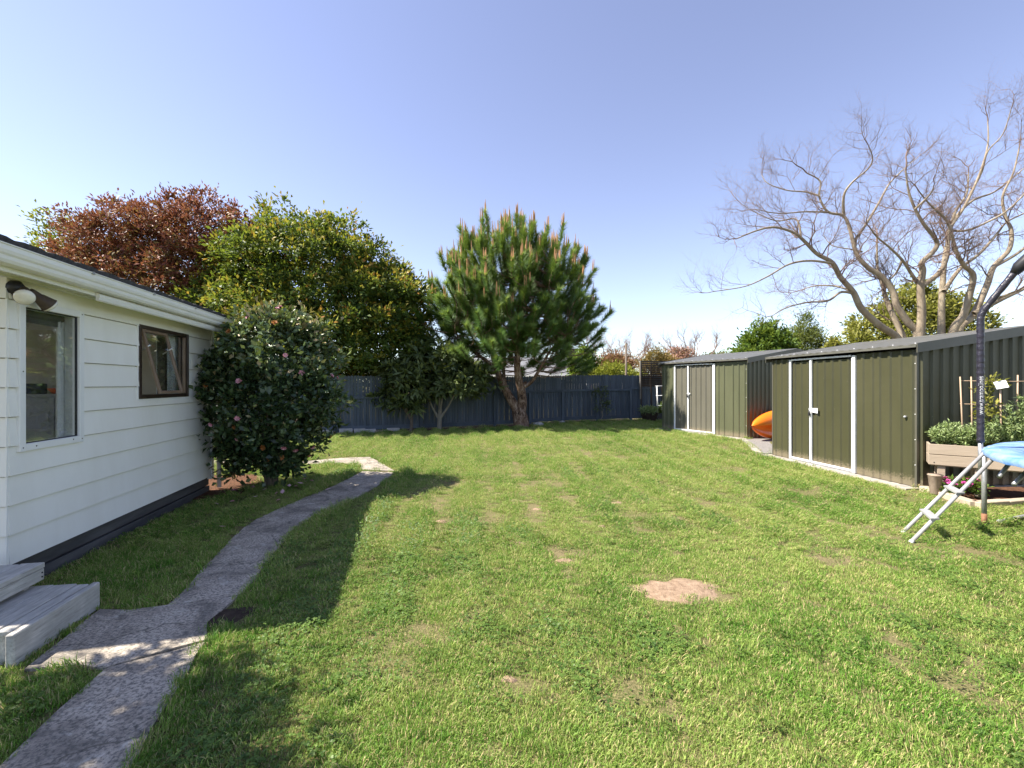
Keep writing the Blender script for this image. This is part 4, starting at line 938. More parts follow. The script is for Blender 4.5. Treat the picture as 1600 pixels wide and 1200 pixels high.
mbw = MB(); NP, ND, NN, NL, NT = [], [], [], [], []; cand = MB()
for p, ax, L_, hf in shoots:
    pv = Vector(p); best = min(anch, key=lambda a: (a-pv).length + (2.0 if a.z > pv.z else 0)*.6)
    mid = best.lerp(pv, .55) + Vector((0, 0, -.12)); e = pv + Vector(ax)*L_
    limb(mbw, [best, mid, tuple(pv), tuple(e)], .022, .008, 5, 3)
    m_ = 330; t = r.uniform(.0, 1.0, m_)**.8; base = p + ax*(t*L_)[:, None]
    rd = unit(np.cross(np.tile(ax, (m_, 1)), r.normal(size=(m_, 3)))); spread = (1.0 - .40*t)[:, None]
    nd = unit(rd*spread + ax*(.40+.40*t)[:, None] + r.normal(size=(m_, 3))*.10)
    NP.append(base); ND.append(nd); NN.append(rd); NL.append(r.uniform(.19, .33, m_)); 
    ln_ = np.clip(.25 + .45*t + r.normal(size=m_)*.14 + r.uniform(-.15, .15), 0, 1); NT.append(ln_)
    if hf > .34 and rad_ok(p) and r.random() < .30 + .75*hf:
        for c in range(r.integers(2, 5)):
            o_ = Vector(r.normal(size=3)*.035); o_.z = 0; hgt = r.uniform(.20, .42)*(1 + .35*hf); dv = (Vector(ax)*.15 + Vector((0, 0, 1))).normalized()
            s0 = e + o_ - Vector(ax)*.03; cand.tube([s0, s0 + dv*hgt*.6, s0 + dv*hgt], [.018, .016, .006], 5, False)
mbw.build('branches', MAT['bark_pine'], pine)['kind'] = 'stuff'
NP, ND, NN, NL, NT = map(np.concatenate, (NP, ND, NN, NL, NT))
S_ = unit(np.cross(ND, NN))*.0095; V = np.empty((len(NP), 3, 3)); V[:, 0] = NP - S_; V[:, 1] = NP + S_; V[:, 2] = NP + ND*NL[:, None] + np.array([0, 0, -.012])
o = link('needles', np_mesh('needles', V.reshape(-1, 3), np.arange(len(NP)*3).reshape(-1, 3), False, {'tint': np.repeat(NT, 3)}), pine, MAT['needle']); o['kind'] = 'stuff'
cand.build('candles', MAT['candle'], pine)['kind'] = 'stuff'

# ------------------------------------------------------------------ bare trees
def twiggy(mb, start, d, L_, r0, depth, rr, curl=.28, upw=.12):
    pts = [Vector(start)]; d = Vector(d).normalized(); k = 5 if depth else 4; nodes = []
    for i in range(k):
        d = (d + Vector((rr.gauss(0, curl), rr.gauss(0, curl), rr.gauss(0, curl)+upw))).normalized(); pts.append(pts[-1] + d*L_/k); nodes.append((pts[-1], d.copy(), i))
    mb.tube(pts, [r0*(1-.72*i/k) for i in range(k+1)], 5 if r0 > .02 else 3, False)
    if depth > 0:
        for q_, dd, i in nodes:
            for _ in range(2 if rr.random() < .55 else 1):
                side = Vector((rr.gauss(0, 1), rr.gauss(0, 1), rr.gauss(0, .8))); side = (side - dd*side.dot(dd)).normalized()
                twiggy(mb, q_, dd*.75 + side*.75, L_*rr.uniform(.42, .68), r0*.5*(1-.1*i), depth-1, rr, curl, upw)
def bare_tree(name, label, base, limbs, Zc, seed, rmax, parent_mat='bark_bare', twm='twig', dens=.19, tl=1.08):
    t = thing(name, label, 'tree', (base[0], base[1], 0)); rr = random.Random(seed); mb = MB(); tw = MB(); o3 = Vector((base[0], base[1], 0))
    for pts, r0, r1, dz0, dz1 in limbs:
        q3 = []
        for i, (a, b_) in enumerate(pts):
            f = i/(len(pts)-1); q3.append(at(a, b_, Zc + dz0 + (dz1-dz0)*f) - o3)
        sm = limb(mb, q3, r0*.80, r1*.75, 8, 5); m_ = len(sm)
        for i in range(int(m_*.28), m_):
            f = i/m_
            if rr.random() < dens + .30*f:
                dd = (sm[min(i+1, m_-1)] - sm[i-1]).normalized(); side = Vector((rr.gauss(0, 1), rr.gauss(0, 1.0), rr.gauss(.35, .7))); side = (side - dd*side.dot(dd)).normalized()
                rl = (r0 + (r1-r0)*f); twiggy(tw, sm[i], dd*.6 + side*.9, tl*rr.uniform(.55, 1.25), max(.007, min(.022, rl*.32)), 2, rr)
        twiggy(tw, sm[-1], sm[-1]-sm[-3], tl*.9, max(r1*.95, .012), 2, rr)
    mb.build('trunk', MAT[parent_mat], t); tw.build('twigs', MAT[twm], t)['kind'] = 'stuff'; return t
c7 = lambda *p: [(1100 + a/3, 160 + b_/3) for a, b_ in p]
ZB = 13.6
gb = lambda px: ((px-800)*ZB/FPX, ZB)
A = [(c7((925, 1330), (918, 1200), (905, 1105), (830, 1050), (740, 970), (700, 890), (640, 820), (600, 750), (530, 710), (470, 650), (420, 610), (330, 585), (250, 600), (150, 640)), .17, .02, 0, -1.2),
     (c7((945, 1330), (945, 1200), (930, 1095), (880, 985), (848, 905), (838, 860), (815, 790), (810, 660)), .16, .035, 0, 1.2),
     (c7((985, 1330), (990, 1200), (1000, 1085), (960, 1035), (905, 955), (885, 885), (830, 815), (770, 775), (720, 720), (700, 660), (680, 580), (650, 530), (580, 512), (540, 440), (545, 370), (480, 330)), .16, .022, 0, .4),
     (c7((1005, 1330), (1005, 1200), (1020, 1000), (1015, 865), (1025, 790), (1022, 750), (1078, 695), (1090, 650), (1030, 570), (990, 500), (960, 420), (945, 320)), .17, .025, 0, -.6),
     (c7((1016, 870), (970, 800), (930, 740), (870, 680), (810, 630), (780, 590)), .07, .02, 0, -.8),
     (c7((930, 740), (900, 800), (860, 840)), .05, .02, 0, .4),
     (c7((1025, 860), (1100, 800), (1140, 720), (1150, 600), (1220, 490), (1290, 340), (1330, 200), (1330, 90)), .10, .018, 0, 1.0),
     (c7((700, 655), (760, 570), (820, 470), (870, 380), (940, 310), (1000, 260)), .06, .015, .3, 1.3),
     (c7((655, 535), (655, 440), (690, 380), (770, 310), (790, 260), (770, 200)), .055, .014, .4, -.5),
     (c7((690, 893), (640, 890), (580, 930), (480, 938), (380, 965), (320, 1000)), .055, .013, -.4, -1.6),
     (c7((690, 885), (620, 862), (520, 860), (440, 885)), .045, .014, -.4, .8),
     (c7((600, 755), (500, 742), (400, 758), (300, 815), (200, 860), (80, 882)), .05, .012, -.7, -2.0),
     (c7((455, 640), (445, 570), (420, 545), (340, 555), (250, 520), (180, 480)), .04, .012, -.9, -.2),
     (c7((545, 440), (480, 420), (390, 412), (300, 380), (270, 340)), .04, .012, .3, .9),
     (c7((580, 515), (480, 512), (350, 520), (240, 500)), .04, .012, .3, -.6),
     (c7((740, 700), (700, 690), (600, 670), (560, 620)), .035, .012, .3, 1.3),
     (c7((990, 500), (1060, 430), (1080, 380)), .04, .012, -.6, -1.4)]
bare_tree('bare_tree', 'spreading leafless tree with low forked limbs behind the olive shed', gb(1412), A, ZB, 61, .17)
Bt = [(c7((1112, 1330), (1112, 1090), (1115, 900), (1130, 720), (1148, 640), (1175, 520), (1230, 430), (1240, 330)), .15, .02, 0, .6),
      (c7((1150, 1330), (1165, 1085), (1215, 1000), (1245, 900), (1262, 810), (1215, 760), (1180, 690), (1140, 560), (1060, 480), (1010, 420)), .17, .02, 0, -.8),
      (c7((1180, 1330), (1190, 1080), (1260, 1000), (1325, 860), (1358, 770), (1430, 690), (1440, 600), (1415, 540), (1400, 440), (1450, 330), (1480, 200)), .16, .02, 0, .8),
      (c7((1275, 985), (1350, 930), (1410, 905), (1478, 878)), .075, .03, 0, -1.0),
      (c7((1125, 885), (1200, 780), (1290, 710), (1370, 620), (1420, 560), (1520, 510), (1650, 430)), .08, .018, 0, 1.2),
      (c7((1140, 640), (1180, 540), (1260, 460), (1360, 420), (1450, 350), (1560, 260)), .07, .016, .4, 1.4),
      (c7((1265, 990), (1400, 920), (1520, 860), (1650, 760), (1760, 640), (1850, 480)), .10, .02, 0, -.9),
      (c7((1360, 770), (1480, 700), (1580, 600), (1700, 500), (1760, 360)), .07, .016, .3, .6),
      (c7((1240, 440), (1300, 330), (1330, 230), (1400, 150), (1440, 30)), .045, .012, .5, -.3),
      (c7((1150, 600), (1230, 600), (1330, 560), (1430, 500), (1540, 380), (1600, 250)), .055, .014, .5, -.9)]
bare_tree('bare_tree', 'upright reddish leafless tree with pale stubs behind the olive shed', gb(1478), Bt, ZB + .5, 67, .17)

# far bare trees, smaller on the skyline
def far_bare(px, py_top, Z, seed, spread, label):
    x = (px-800)*Z/FPX; h = CAM_H + (600-py_top)*Z/FPX; rr = random.Random(seed); t = thing('bare_tree', label, 'tree', (x, Z, 0)); mb = MB(); tw = MB()
    limb(mb, [(0, 0, -.2), (0, 0, h*.2), (.1, 0, h*.38)], .20, .14, 7)
    for k in range(8):
        a = 2*math.pi*k/8 + rr.uniform(-.3, .3); e = Vector((spread*.55*math.cos(a), spread*.55*math.sin(a), h*rr.uniform(.60, .78)))
        sm = limb(mb, [(.05, 0, h*.30), (e.x*.35, e.y*.35, h*.45), tuple(e)], .085, .03, 6)
        for i in range(4, len(sm), 2):
            twiggy(tw, sm[i], (sm[i]-sm[i-1]).normalized() + Vector((rr.gauss(0, .6), rr.gauss(0, .6), .3)), h*.17, .028, 2, rr, .22, .16)
        twiggy(tw, sm[-1], e - Vector((0, 0, h*.4)), h*.20, .03, 2, rr, .2, .16)
    mb.build('trunk', MAT['twig_far'], t); tw.build('twigs', MAT['twig_far'], t)['kind'] = 'stuff'
far_bare(962, 512, 33, 71, 3.6, 'grey leafless tree above the rust coloured bush beyond the fence')
far_bare(1022, 528, 44, 72, 4.2, 'grey leafless tree above the amber bush beyond the fence')
far_bare(1082, 510, 40, 73, 3.4, 'thin leafless tree above the faded shed roof')
far_bare(925, 545, 60, 74, 6.0, 'faint leafless tree far behind the pine')

def bush(name, label, px, ptop, pbot, wpx, Z, mat, seed, ncl=130, nl=30, ln=.20, wd=.09, nb_=4, sig=.3):
    x = (px-800)*Z/FPX; ht = CAM_H + (600-ptop)*Z/FPX; hw_ = wpx/2*Z/FPX; zb = max(.3, CAM_H + (600-pbot)*Z/FPX); rr = random.Random(seed); bl = []
    for k in range(nb_):
        u = (k+.5)/nb_*2-1; hh = ht*(1 - .22*abs(u)*rr.uniform(.6, 1.2)); rz_ = (hh-zb)*.5
        bl.append((u*hw_*.62, rr.uniform(-.5, .5), zb+rz_, hw_*.52, hw_*.5, rz_, 1))
    tree(name, label, 'tree' if 'tree' in name else 'bush', (x, Z, 0), bl, mat, 'bark_grey', ncl*nb_, nl, ln, wd, seed, sig, max(.4, zb), .10)
bush('green_tree', 'dense bright green tree behind the roof of the faded shed', 1197, 500, 600, 98, 20, 'leaf_bright', 81, 100, 30, .17, .09, 4, .22)
bush('wispy_tree', 'taller feathery olive green tree between the two sheds roofs', 1266, 484, 600, 64, 23, 'leaf_olive', 82, 75, 34, .16, .045, 3, .26)
bush('golden_tree', 'rounded yellow green tree behind the bare tree limbs', 1435, 440, 600, 190, 19.5, 'leaf_gold', 83, 150, 30, .17, .09, 5, .25)
bush('golden_bush', 'low yellow green bush right of the feathery olive tree', 1322, 510, 600, 46, 19, 'leaf_gold', 84, 80, 26, .15, .08, 2, .22)
bush('rust_bush', 'rust coloured leafy bush beyond the fence', 962, 548, 600, 58, 31, 'leaf_rust', 85, 85, 28, .20, .06, 3, .35)
bush('amber_bush', 'amber brown leafy bush behind the slat screen', 1022, 545, 600, 60, 34, 'leaf_amber', 86, 85, 28, .2, .06, 3, .35)
bush('pink_bush', 'pinkish blossoming bush behind the faded shed', 1062, 541, 600, 56, 37, 'leaf_pink', 87, 85, 28, .2, .07, 3, .35)
bush('green_bush', 'leafy green bush beside the pine beyond the fence', 914, 545, 600, 46, 23.5, 'leaf_bright', 88, 70, 26, .17, .08, 3, .24)
bush('lime_bush', 'low lime green bush along the top of the fence', 958, 568, 600, 88, 23, 'leaf_lime', 89, 50, 24, .16, .05, 5, .2)
bush('olive_bush', 'low olive bush on the skyline above the faded shed', 1125, 548, 600, 75, 42, 'leaf_olive', 90, 70, 26, .25, .1, 4, .4)
bush('hedge_bush', 'dark green bush beyond the fence left of the pine', 700, 560, 605, 120, 24, 'leaf_olive', 91, 80, 26, .2, .09, 4, .3)
bush('shade_bush', 'dark bush growing under the big evergreen tree', 560, 556, 640, 300, 18.6, 'leaf_green', 92, 110, 30, .19, .08, 6, .32)

# sapling against the fence, plant in the pot
p, rz = on_fence(930, .55); g0 = float(gh(p.x, p.y))
tree('sapling', 'thin young sapling standing close to the blue fence', 'tree', (p.x, p.y, g0), [(0, 0, 1.0, .32, .3, .5, 1), (.1, 0, .6, .3, .3, .3, 1)], 'leaf_loquat', 'bark_pale', 46, 9, .10, .04, 95, .10, .5, .014)
p, rz = on_fence(1001, .75); g0 = float(gh(p.x, p.y))
cloud('plant', pt, 'leaf_herb', [(0, 0, .44, .30, .28, .14, 1)], 60, 18, .10, .03, 96, .08)
p, rz = on_fence(1030, .45)
cloud('plant', bx, 'leaf_bright', [(.1, 0, .5, .3, .25, .3, 1)], 40, 12, .12, .06, 97, .08)

# ------------------------------------------------------------------ raised planter and herbs
pang = math.atan2(-.61, .79)
plt = thing('raised_planter', 'pale timber raised planter on legs against the olive shed', 'planter', (6.28, 6.86, 0), pang)
PW = MAT['planter_wood']; LP_, DP_ = 1.9, .52
for k in range(2):
    z0 = .44 + k*.158
    Bx('board', PW, plt, 0, LP_, .0, .03, z0, z0+.150, bev=.004); Bx('board', PW, plt, 0, LP_, DP_-.03, DP_, z0, z0+.150, bev=.004)
    Bx('board', PW, plt, .001, .03, .031, DP_-.031, z0, z0+.150, bev=.004); Bx('board', PW, plt, LP_-.03, LP_-.001, .031, DP_-.031, z0, z0+.150, bev=.004)
Bx('base', PW, plt, .031, LP_-.031, .031, DP_-.031, .425, .445); Bx('soil', MAT['mulch'], plt, .031, LP_-.031, .031, DP_-.031, .446, .70)
for x_ in (.10, .50, 1.35, LP_-.14):
    for y_ in (.034, DP_-.125): Bx('leg', PW, plt, x_, x_+.09, y_, y_+.09, .0, .424, bev=.006)
for x_ in (.06, .62, 1.1): MB().tube([(x_, .001, .475), (x_, -.004, .475)], .008, 8).build('bolt', MAT['black_plastic'], plt)
def herb(x, y, h, w_, seed, label, n_=34):
    ca, sa = math.cos(pang), math.sin(pang); wx, wy = 6.28 + ca*x - sa*y, 6.86 + sa*x + ca*y
    t = thing('herb_plant', label, 'plant', (wx, wy, .69), 0, 'herbs in the raised planter'); r = np.random.default_rng(seed); mb = MB(); A_ = {k: [] for k in 'PDNLWT'}
    for k in range(n_):
        a = r.uniform(0, 6.28); sp = r.uniform(.15, 1)*w_; hh = h*r.uniform(.65, 1.05)*(1-.35*(sp/w_)); e = Vector((sp*math.cos(a), sp*math.sin(a), hh)); q_ = smooth_pts([(0, 0, 0), (e.x*.55, e.y*.55, hh*.45), tuple(e)], 5)
        mb.tube(q_, [.005]*len(q_), 4, False); m_ = 60; tt = r.uniform(.15, 1, m_); idx = (tt*(len(q_)-1)).astype(int); pts = np.array([list(v) for v in q_])
        base = pts[idx] + r.normal(size=(m_, 3))*.006; ax = unit(pts[np.minimum(idx+1, len(q_)-1)] - pts[np.maximum(idx-1, 0)] + 1e-6)
        A_['P'].append(base); A_['D'].append(unit(unit(r.normal(size=(m_, 3)))*.9 + ax*.8)); A_['N'].append(unit(r.normal(size=(m_, 3))+np.array([0, 0, .6]))); A_['L'].append(r.uniform(.035, .075, m_)); A_['W'].append(r.uniform(.010, .018, m_)); A_['T'].append(np.clip(.2+.5*tt+r.normal(size=m_)*.15, 0, 1))
    A_ = {k: np.concatenate(v) for k, v in A_.items()}; V_, F_, T_ = leaf_quads(A_['P'], A_['D'], A_['N'], A_['L'], A_['W'], A_['T'])
    mb.build('stems', MAT['leaf_olive'], t); o = link('foliage', np_mesh('foliage', V_, F_, False, {'tint': T_}), t, MAT['leaf_herb']); o['kind'] = 'stuff'
HL_ = 'bushy grey green herb growing in the raised planter'
herb(.22, .26, .42, .24, 1, 'low grey green herb at the shed corner end of the planter'); herb(.42, .22, .44, .24, 2, HL_); herb(.62, .28, .46, .26, 3, HL_, 30); herb(.86, .25, .62, .28, 4, HL_, 42); herb(1.06, .27, .95, .27, 5, 'tallest grey green herb standing past the white card label', 52); herb(1.32, .25, .85, .30, 6, HL_, 40); herb(1.6, .25, .7, .3, 7, HL_)
def pxy(x, y): ca, sa = math.cos(pang), math.sin(pang); return (6.28 + ca*x - sa*y, 6.86 + sa*x + ca*y)
for i, (x_, y_, h_, dx) in enumerate([(.42, .36, 1.10, -.05), (.52, .38, 1.10, -.02), (.60, .36, 1.10, .02), (.98, .40, 1.12, .01)]):
    o = MB().tube([(0, 0, 0), (dx, 0, h_)], [.011, .009], 6).build('bamboo_stake', MAT['stake']); o.location = (*pxy(x_, y_), .66); tag(o, 'thin bamboo stake standing in the raised planter', 'stake', 'stakes in the planter')
tg = thing('plant_label', 'white card label on a stake among the herbs', 'label', (*pxy(.80, .24), .66))
MB().tube([(0, 0, 0), (-.02, 0, .92)], .010, 6).build('stake', MAT['stake'], tg)
MB().box(-.065, .065, -.003, .003, -.055, .055).build('card', MAT['paper'], tg, M=Matrix.Translation((-.03, -.02, .98)) @ Matrix.Rotation(R(-30), 4, 'Z') @ Matrix.Rotation(R(-14), 4, 'Y') @ Matrix.Rotation(R(-20), 4, 'X'))
a0, a1 = pxy(.38, .36), pxy(1.5, .42)
for zz, l_ in ((1.70, 'upper'), (1.35, 'lower')):
    tag(MB().tube([(*a0, zz), (*Vector(a0).lerp(Vector(a1), .5), zz-.012), (*a1, zz)], .004, 5).build('string', MAT['stake']), '%s brown string tied between the bamboo stakes' % l_, 'string')
vn = thing('climbing_plant', 'yellow green climber twining up the stakes in the planter', 'plant', (*pxy(.66, .30), .66)); 
MB().tube([(0, 0, 0), (.03, 0, .3), (-.03, .02, .6), (.02, 0, .95)], .006, 5).build('stem', MAT['leaf_olive'], vn)
cloud('foliage', vn, 'leaf_gold', [(0, 0, .55, .12, .12, .25, 1), (.02, 0, .92, .13, .12, .16, 1)], 26, 10, .085, .03, 99, .05)
# pink flowers and pot under the planter
pk = thing('flower_pot', 'upright terracotta pot under the planter end', 'pot', (*pxy(.06, -.14), .02)); MB().tube([(0, 0, 0), (0, 0, .02), (0, 0, .28), (0, 0, .29), (0, 0, .30), (0, 0, .26)], [.05, .06, .085, .095, .085, .075], 16).build('pot', MAT['terracotta'], pk)
mg = flower_mesh('flower', 'petal_magenta', .035, 6, 5); ff = thing('flowering_plant', 'low plant with magenta pink flowers under the raised planter', 'plant', (*pxy(.32, -.05), .02))
cloud('foliage', ff, 'leaf_bright', [(0, 0, .14, .24, .17, .13, 1)], 50, 14, .05, .03, 101, .06)
r = np.random.default_rng(4)
for k in range(34):
    a = r.uniform(0, 6.28); s_ = math.sqrt(r.uniform(0, 1)); o = link('flower', mg, ff); o.location = (s_*.27*math.cos(a), s_*.19*math.sin(a), .17 + r.uniform(0, .12)*(1-s_*.5)); o.rotation_euler = (r.uniform(-.7, .9), r.uniform(-.7, .7), r.uniform(0, 6)); q_ = r.uniform(.7, 1.2); o.scale = (q_,)*3
# timber edging round the planter bed
bed = [(6.37, 7.05), (6.18, 6.07), (7.2, 6.28), (8.6, 6.6)]
tag(MB().extrude(ccw([(6.37, 7.12), (6.2, 6.1), (7.2, 6.3), (8.6, 6.62), (8.7, 7.3)]), -.1, .012).build('planter_bed', MAT['mulch']), 'dark soil bed under the raised planter', 'soil', kind='structure')
for i in range(3):
    a, b_ = Vector(bed[i]), Vector(bed[i+1]); d = (b_-a).normalized(); L = (b_-a).length - .006; n2 = 2 if L > .9 else 1
    for k in range(n2):
        o = MB().box(k*L/n2 + .003, (k+1)*L/n2 - .003, -.06, .06, -.03, .075 + .006*((i+k) % 2), bev=.008).build('edging_timber', MAT['edging_wood']); o.location = (a.x, a.y, 0); o.rotation_euler.z = math.atan2(d.y, d.x)
        tag(o, ['pale timber edging beam running out from the olive shed corner', 'pale timber edging beam along the front of the planter bed', 'pale timber edging beam along the front of the planter bed'][i], 'edging', 'timber edging of the planter bed')

# ------------------------------------------------------------------ trampoline
TC = Vector((6.75, 3.85)); TR = 1.9; TZ = .90
tr = thing('trampoline', 'round trampoline with blue pad and black sleeved pole', 'trampoline', (TC.x, TC.y, 0))
G = MAT['galvanised']
MB().tube([(TR*.985*math.cos(a), TR*.985*math.sin(a), TZ-.03) for a in np.linspace(0, 2*math.pi, 65)], .024, 8, False).build('rim', G, tr)
vs = []; rp = random.Random(2)
NS = 96
for j in range(NS):
    a = 2*math.pi*j/NS
    for rr_, zz in ((TR+.02, -.055), (TR+.035, -.01), (TR+.01, .022), (TR-.13, .030), (TR-.26, .014), (TR-.30, -.02)):
        vs.append((rr_*math.cos(a), rr_*math.sin(a), TZ + zz + .010*math.sin(a*11) + rp.uniform(-.006, .006)))
fs = [(j*6+k, ((j+1) % NS)*6+k, ((j+1) % NS)*6+k+1, j*6+k+1) for j in range(NS) for k in range(5)]
MB().add(vs, fs, True).build('pad', MAT['pad_blue'], tr)
MB().add([(0, 0, TZ-.03)] + [((TR-.27)*math.cos(a), (TR-.27)*math.sin(a), TZ-.012) for a in np.linspace(0, 2*math.pi, 48, endpoint=False)], [(0, 1+j, 1+(j+1) % 48) for j in range(48)], True).build('mat', MAT['black_plastic'], tr)
a_p = math.atan2(5.21-TC.y, 5.46-TC.x)
for k in range(5):
    a = a_p + k*math.pi*.4; ro = TR + .012; c_, s_ = math.cos(a), math.sin(a); e = Vector((c_, s_, 0)); tg_ = Vector((-s_, c_, 0))
    B0 = e*ro
    bp = B0*.985 if k else B0
    MB().tube([bp + Vector((0, 0, z)) for z in (.10, .5, TZ-.045)], .024, 10).build('leg', G, tr)
    MB().tube([bp + Vector((0, 0, .16)), bp + Vector((0, 0, .07)), bp + tg_*-.02 + Vector((0, 0, .035)), bp - tg_*.07 + Vector((0, 0, .016))], .026, 10).build('foot', MAT['rust'], tr)
    # inclined second leg, set further along the rim
    a2 = a - .64; e2 = Vector((math.cos(a2), math.sin(a2), 0))*TR*.985
    MB().tube([e2 + Vector((0, 0, TZ-.05)), e2 + Vector((0, 0, .10)), e2 + tg_*.10 + Vector((0, 0, .035)), e2*.5+bp*.5 - tg_*.0 + Vector((0, 0, .03)) if False else e2.lerp(bp, .72) + Vector((0, 0, .028))], .022, 8).build('leg', G, tr)
    # pole: steel core, foam sleeve
    po = B0 + e*.03
    top_ = [po + Vector((0, 0, 2.40)), po - e*.03 + Vector((0, 0, 2.50)), po - e*.16 + Vector((0, 0, 2.72)), po - e*.30 + Vector((0, 0, 2.95))]
    MB().tube([po + Vector((0, 0, z)) for z in (.62, 1.0)], .022, 8).build('pole', G, tr)
    sv = MB(); nz = 60; pts = [po + Vector((0, 0, .98 + (2.40-.98)*i/nz)) for i in range(nz)] + smooth_pts(top_, 6); rs = [.034 + .0022*math.sin(i*2.1) + rp.uniform(-.0012, .0012) for i in range(len(pts))]
    o = sv.tube(pts, rs, 14).build('sleeve', MAT['sleeve'], tr)
    cpp = top_[-1]
    MB().tube([cpp + e*.04 - Vector((0, 0, .07)), cpp, cpp - e*.10 + Vector((0, 0, .10)), cpp - e*.30 + Vector((0, 0, .16)), cpp - e*.42 + Vector((0, 0, .15))], [.04, .062, .078, .07, .03], 14).build('pole_cap', MAT['black_plastic'], tr)
    if k == 0:
        # white printing up the sleeve, facing the lawn
        fc = bpy.data.curves.new('print', 'FONT'); fc.body = 'www.trampolines'; fc.size = .062; fc.align_x = 'CENTER'; fc.align_y = 'CENTER'; fc.extrude = .0004
        tmp = bpy.data.objects.new('print', fc); COL.objects.link(tmp); dg = bpy.context.evaluated_depsgraph_get(); me = bpy.data.meshes.new_from_object(tmp.evaluated_get(dg)); bpy.data.objects.remove(tmp)
        wp = Vector((TC.x, TC.y, 0)) + po; fa = math.atan2(-wp.y, -wp.x) + .12
        for v in me.vertices:
            up_, ac = v.co.x, v.co.y; th = fa - ac/.037
            v.co = Vector((po.x + (.0385)*math.cos(th), po.y + (.0385)*math.sin(th), 1.52 + up_))
        link('print', me, tr, MAT['paper'])
for p0_, p1_ in ((at(1580, 720, 5.0), at(1561, 745, 4.9)), (at(1606, 735, 4.8), at(1584, 757, 4.7))):
    MB().tube([p0_ - Vector((TC.x, TC.y, 0)), p1_ - Vector((TC.x, TC.y, 0))], .021, 8).build('spare_leg', G, tr)
# ladder
ld = thing('trampoline_ladder', 'silver two step ladder leaning on the trampoline', 'ladder', (4.32, 5.04, 0))
F0, T0, F1, T1 = Vector((0, 0, 0)), Vector((1.06, .13, .88)), Vector((-.18, -.31, 0)), Vector((.93, -.11, .88))
LS = MAT['galvanised']
paint('ladder_alu', (.36, .355, .35), (.46, .455, .45), .4, 10, .5, .03, metal=.25); LS = MAT['ladder_alu']
for a, b_ in ((F0, T0), (F1, T1)):
    o = MB().tube([a, b_], .019, 10).build('rail', LS, ld); MB().tube([a + (b_-a)*.0, a + (b_-a)*.02], .022, 10).build('end_cap', MAT['strip_white'], o)
    MB().tube([b_, b_ + Vector((.04, 0, .045)), b_ + Vector((.085, .0, .03)), b_ + Vector((.09, 0, -.02))], .015, 8).build('hook', LS, ld)
for t in (.27, .56):
    c0, c1 = F0.lerp(T0, t), F1.lerp(T1, t); d = (c1-c0).normalized(); nrm = Vector((1, .1, 0)); up_ = Vector((0, 0, 1)); mb = MB(); vs = []
    for p in (c0 - d*.045, c1 + d*.045):
        for u_, z_ in ((-.055, -.006), (.045, -.006), (.045, .012), (-.055, .012)): vs.append(p + nrm*u_ + up_*z_)
    mb.add(vs, [(0, 1, 2, 3), (4, 7, 6, 5), (0, 4, 5, 1), (1, 5, 6, 2), (2, 6, 7, 3), (3, 7, 4, 0)]).build('step', LS, ld)

# ------------------------------------------------------------------ grass
def inpoly(px, py, poly):
    c = np.zeros(len(px), bool); n_ = len(poly)
    for i in range(n_):
        x0, y0 = poly[i]; x1, y1 = poly[(i+1) % n_]; k = ((y0 > py) != (y1 > py)); 
        with np.errstate(divide='ignore', invalid='ignore'): c ^= k & (px < (x1-x0)*(py-y0)/(y1-y0) + x0)
    return c
def vnoise(x, y, s, seed):
    r = np.random.default_rng(seed); T = r.random((64, 64)); X, Y = x*s, y*s; i, j = np.floor(X).astype(int), np.floor(Y).astype(int); f, g_ = X-i, Y-j; f = f*f*(3-2*f); g_ = g_*g_*(3-2*g_)
    t = lambda a, b_: T[a % 64, b_ % 64]
    return (t(i, j)*(1-f)+t(i+1, j)*f)*(1-g_) + (t(i, j+1)*(1-f)+t(i+1, j+1)*f)*g_
def fbm(x, y, s, seed): return .5*vnoise(x, y, s, seed) + .3*vnoise(x, y, s*2.3, seed+1) + .2*vnoise(x, y, s*5.1, seed+2)
# blade material: colour drifts over the yard, straw here and there
m, n, b = newmat('grass_blade'); big = noise(n, .55, 4, .6, 'World'); fine = noise(n, 5.5, 3, .6, 'World'); oi = n.nodes.new('ShaderNodeObjectInfo'); a = n.nodes.new('ShaderNodeAttribute'); a.attribute_name = 'tint'
ad = N(n, 'ShaderNodeMath', operation='MULTIPLY_ADD'); n.links.new(fine.outputs[0], ad.inputs[0]); ad.inputs[1].default_value = .6; n.links.new(big.outputs[0], ad.inputs[2])
ad2 = N(n, 'ShaderNodeMath', operation='MULTIPLY_ADD'); n.links.new(oi.outputs['Random'], ad2.inputs[0]); ad2.inputs[1].default_value = .22; n.links.new(ad.outputs[0], ad2.inputs[2])
c = ramp(n, ad2.outputs[0], [(.60, (.088, .225, .026)), (.80, (.170, .315, .044)), (1.0, (.315, .415, .10))])
cs = mixc(n, ramp(n, a.outputs['Fac'], [(.83, (0, 0, 0)), (.89, (1, 1, 1))]).outputs[0], c.outputs[0], (.47, .39, .20))
cs = mixc(n, 1.0, cs, ramp(n, a.outputs['Fac'], [(0, (.6, .6, .6)), (.4, (1, 1, 1)), (1, (1.35, 1.3, 1.3))]).outputs[0], 'MULTIPLY'); n.links.new(cs, b.inputs['Base Color']); b.inputs['Roughness'].default_value = .5; b.inputs['Specular IOR Level'].default_value = .25
t = n.nodes.new('ShaderNodeBsdfTranslucent'); n.links.new(cs, t.inputs[0]); mx = n.nodes.new('ShaderNodeMixShader'); mx.inputs[0].default_value = .38
n.links.new(b.outputs[0], mx.inputs[1]); n.links.new(t.outputs[0], mx.inputs[2]); n.links.new(mx.outputs[0], n.nodes['Material Output'].inputs[0])
leafmat('clover_leaf', [(0, (.050, .105, .018)), (.6, (.095, .165, .028)), (1, (.15, .22, .045))], .25)
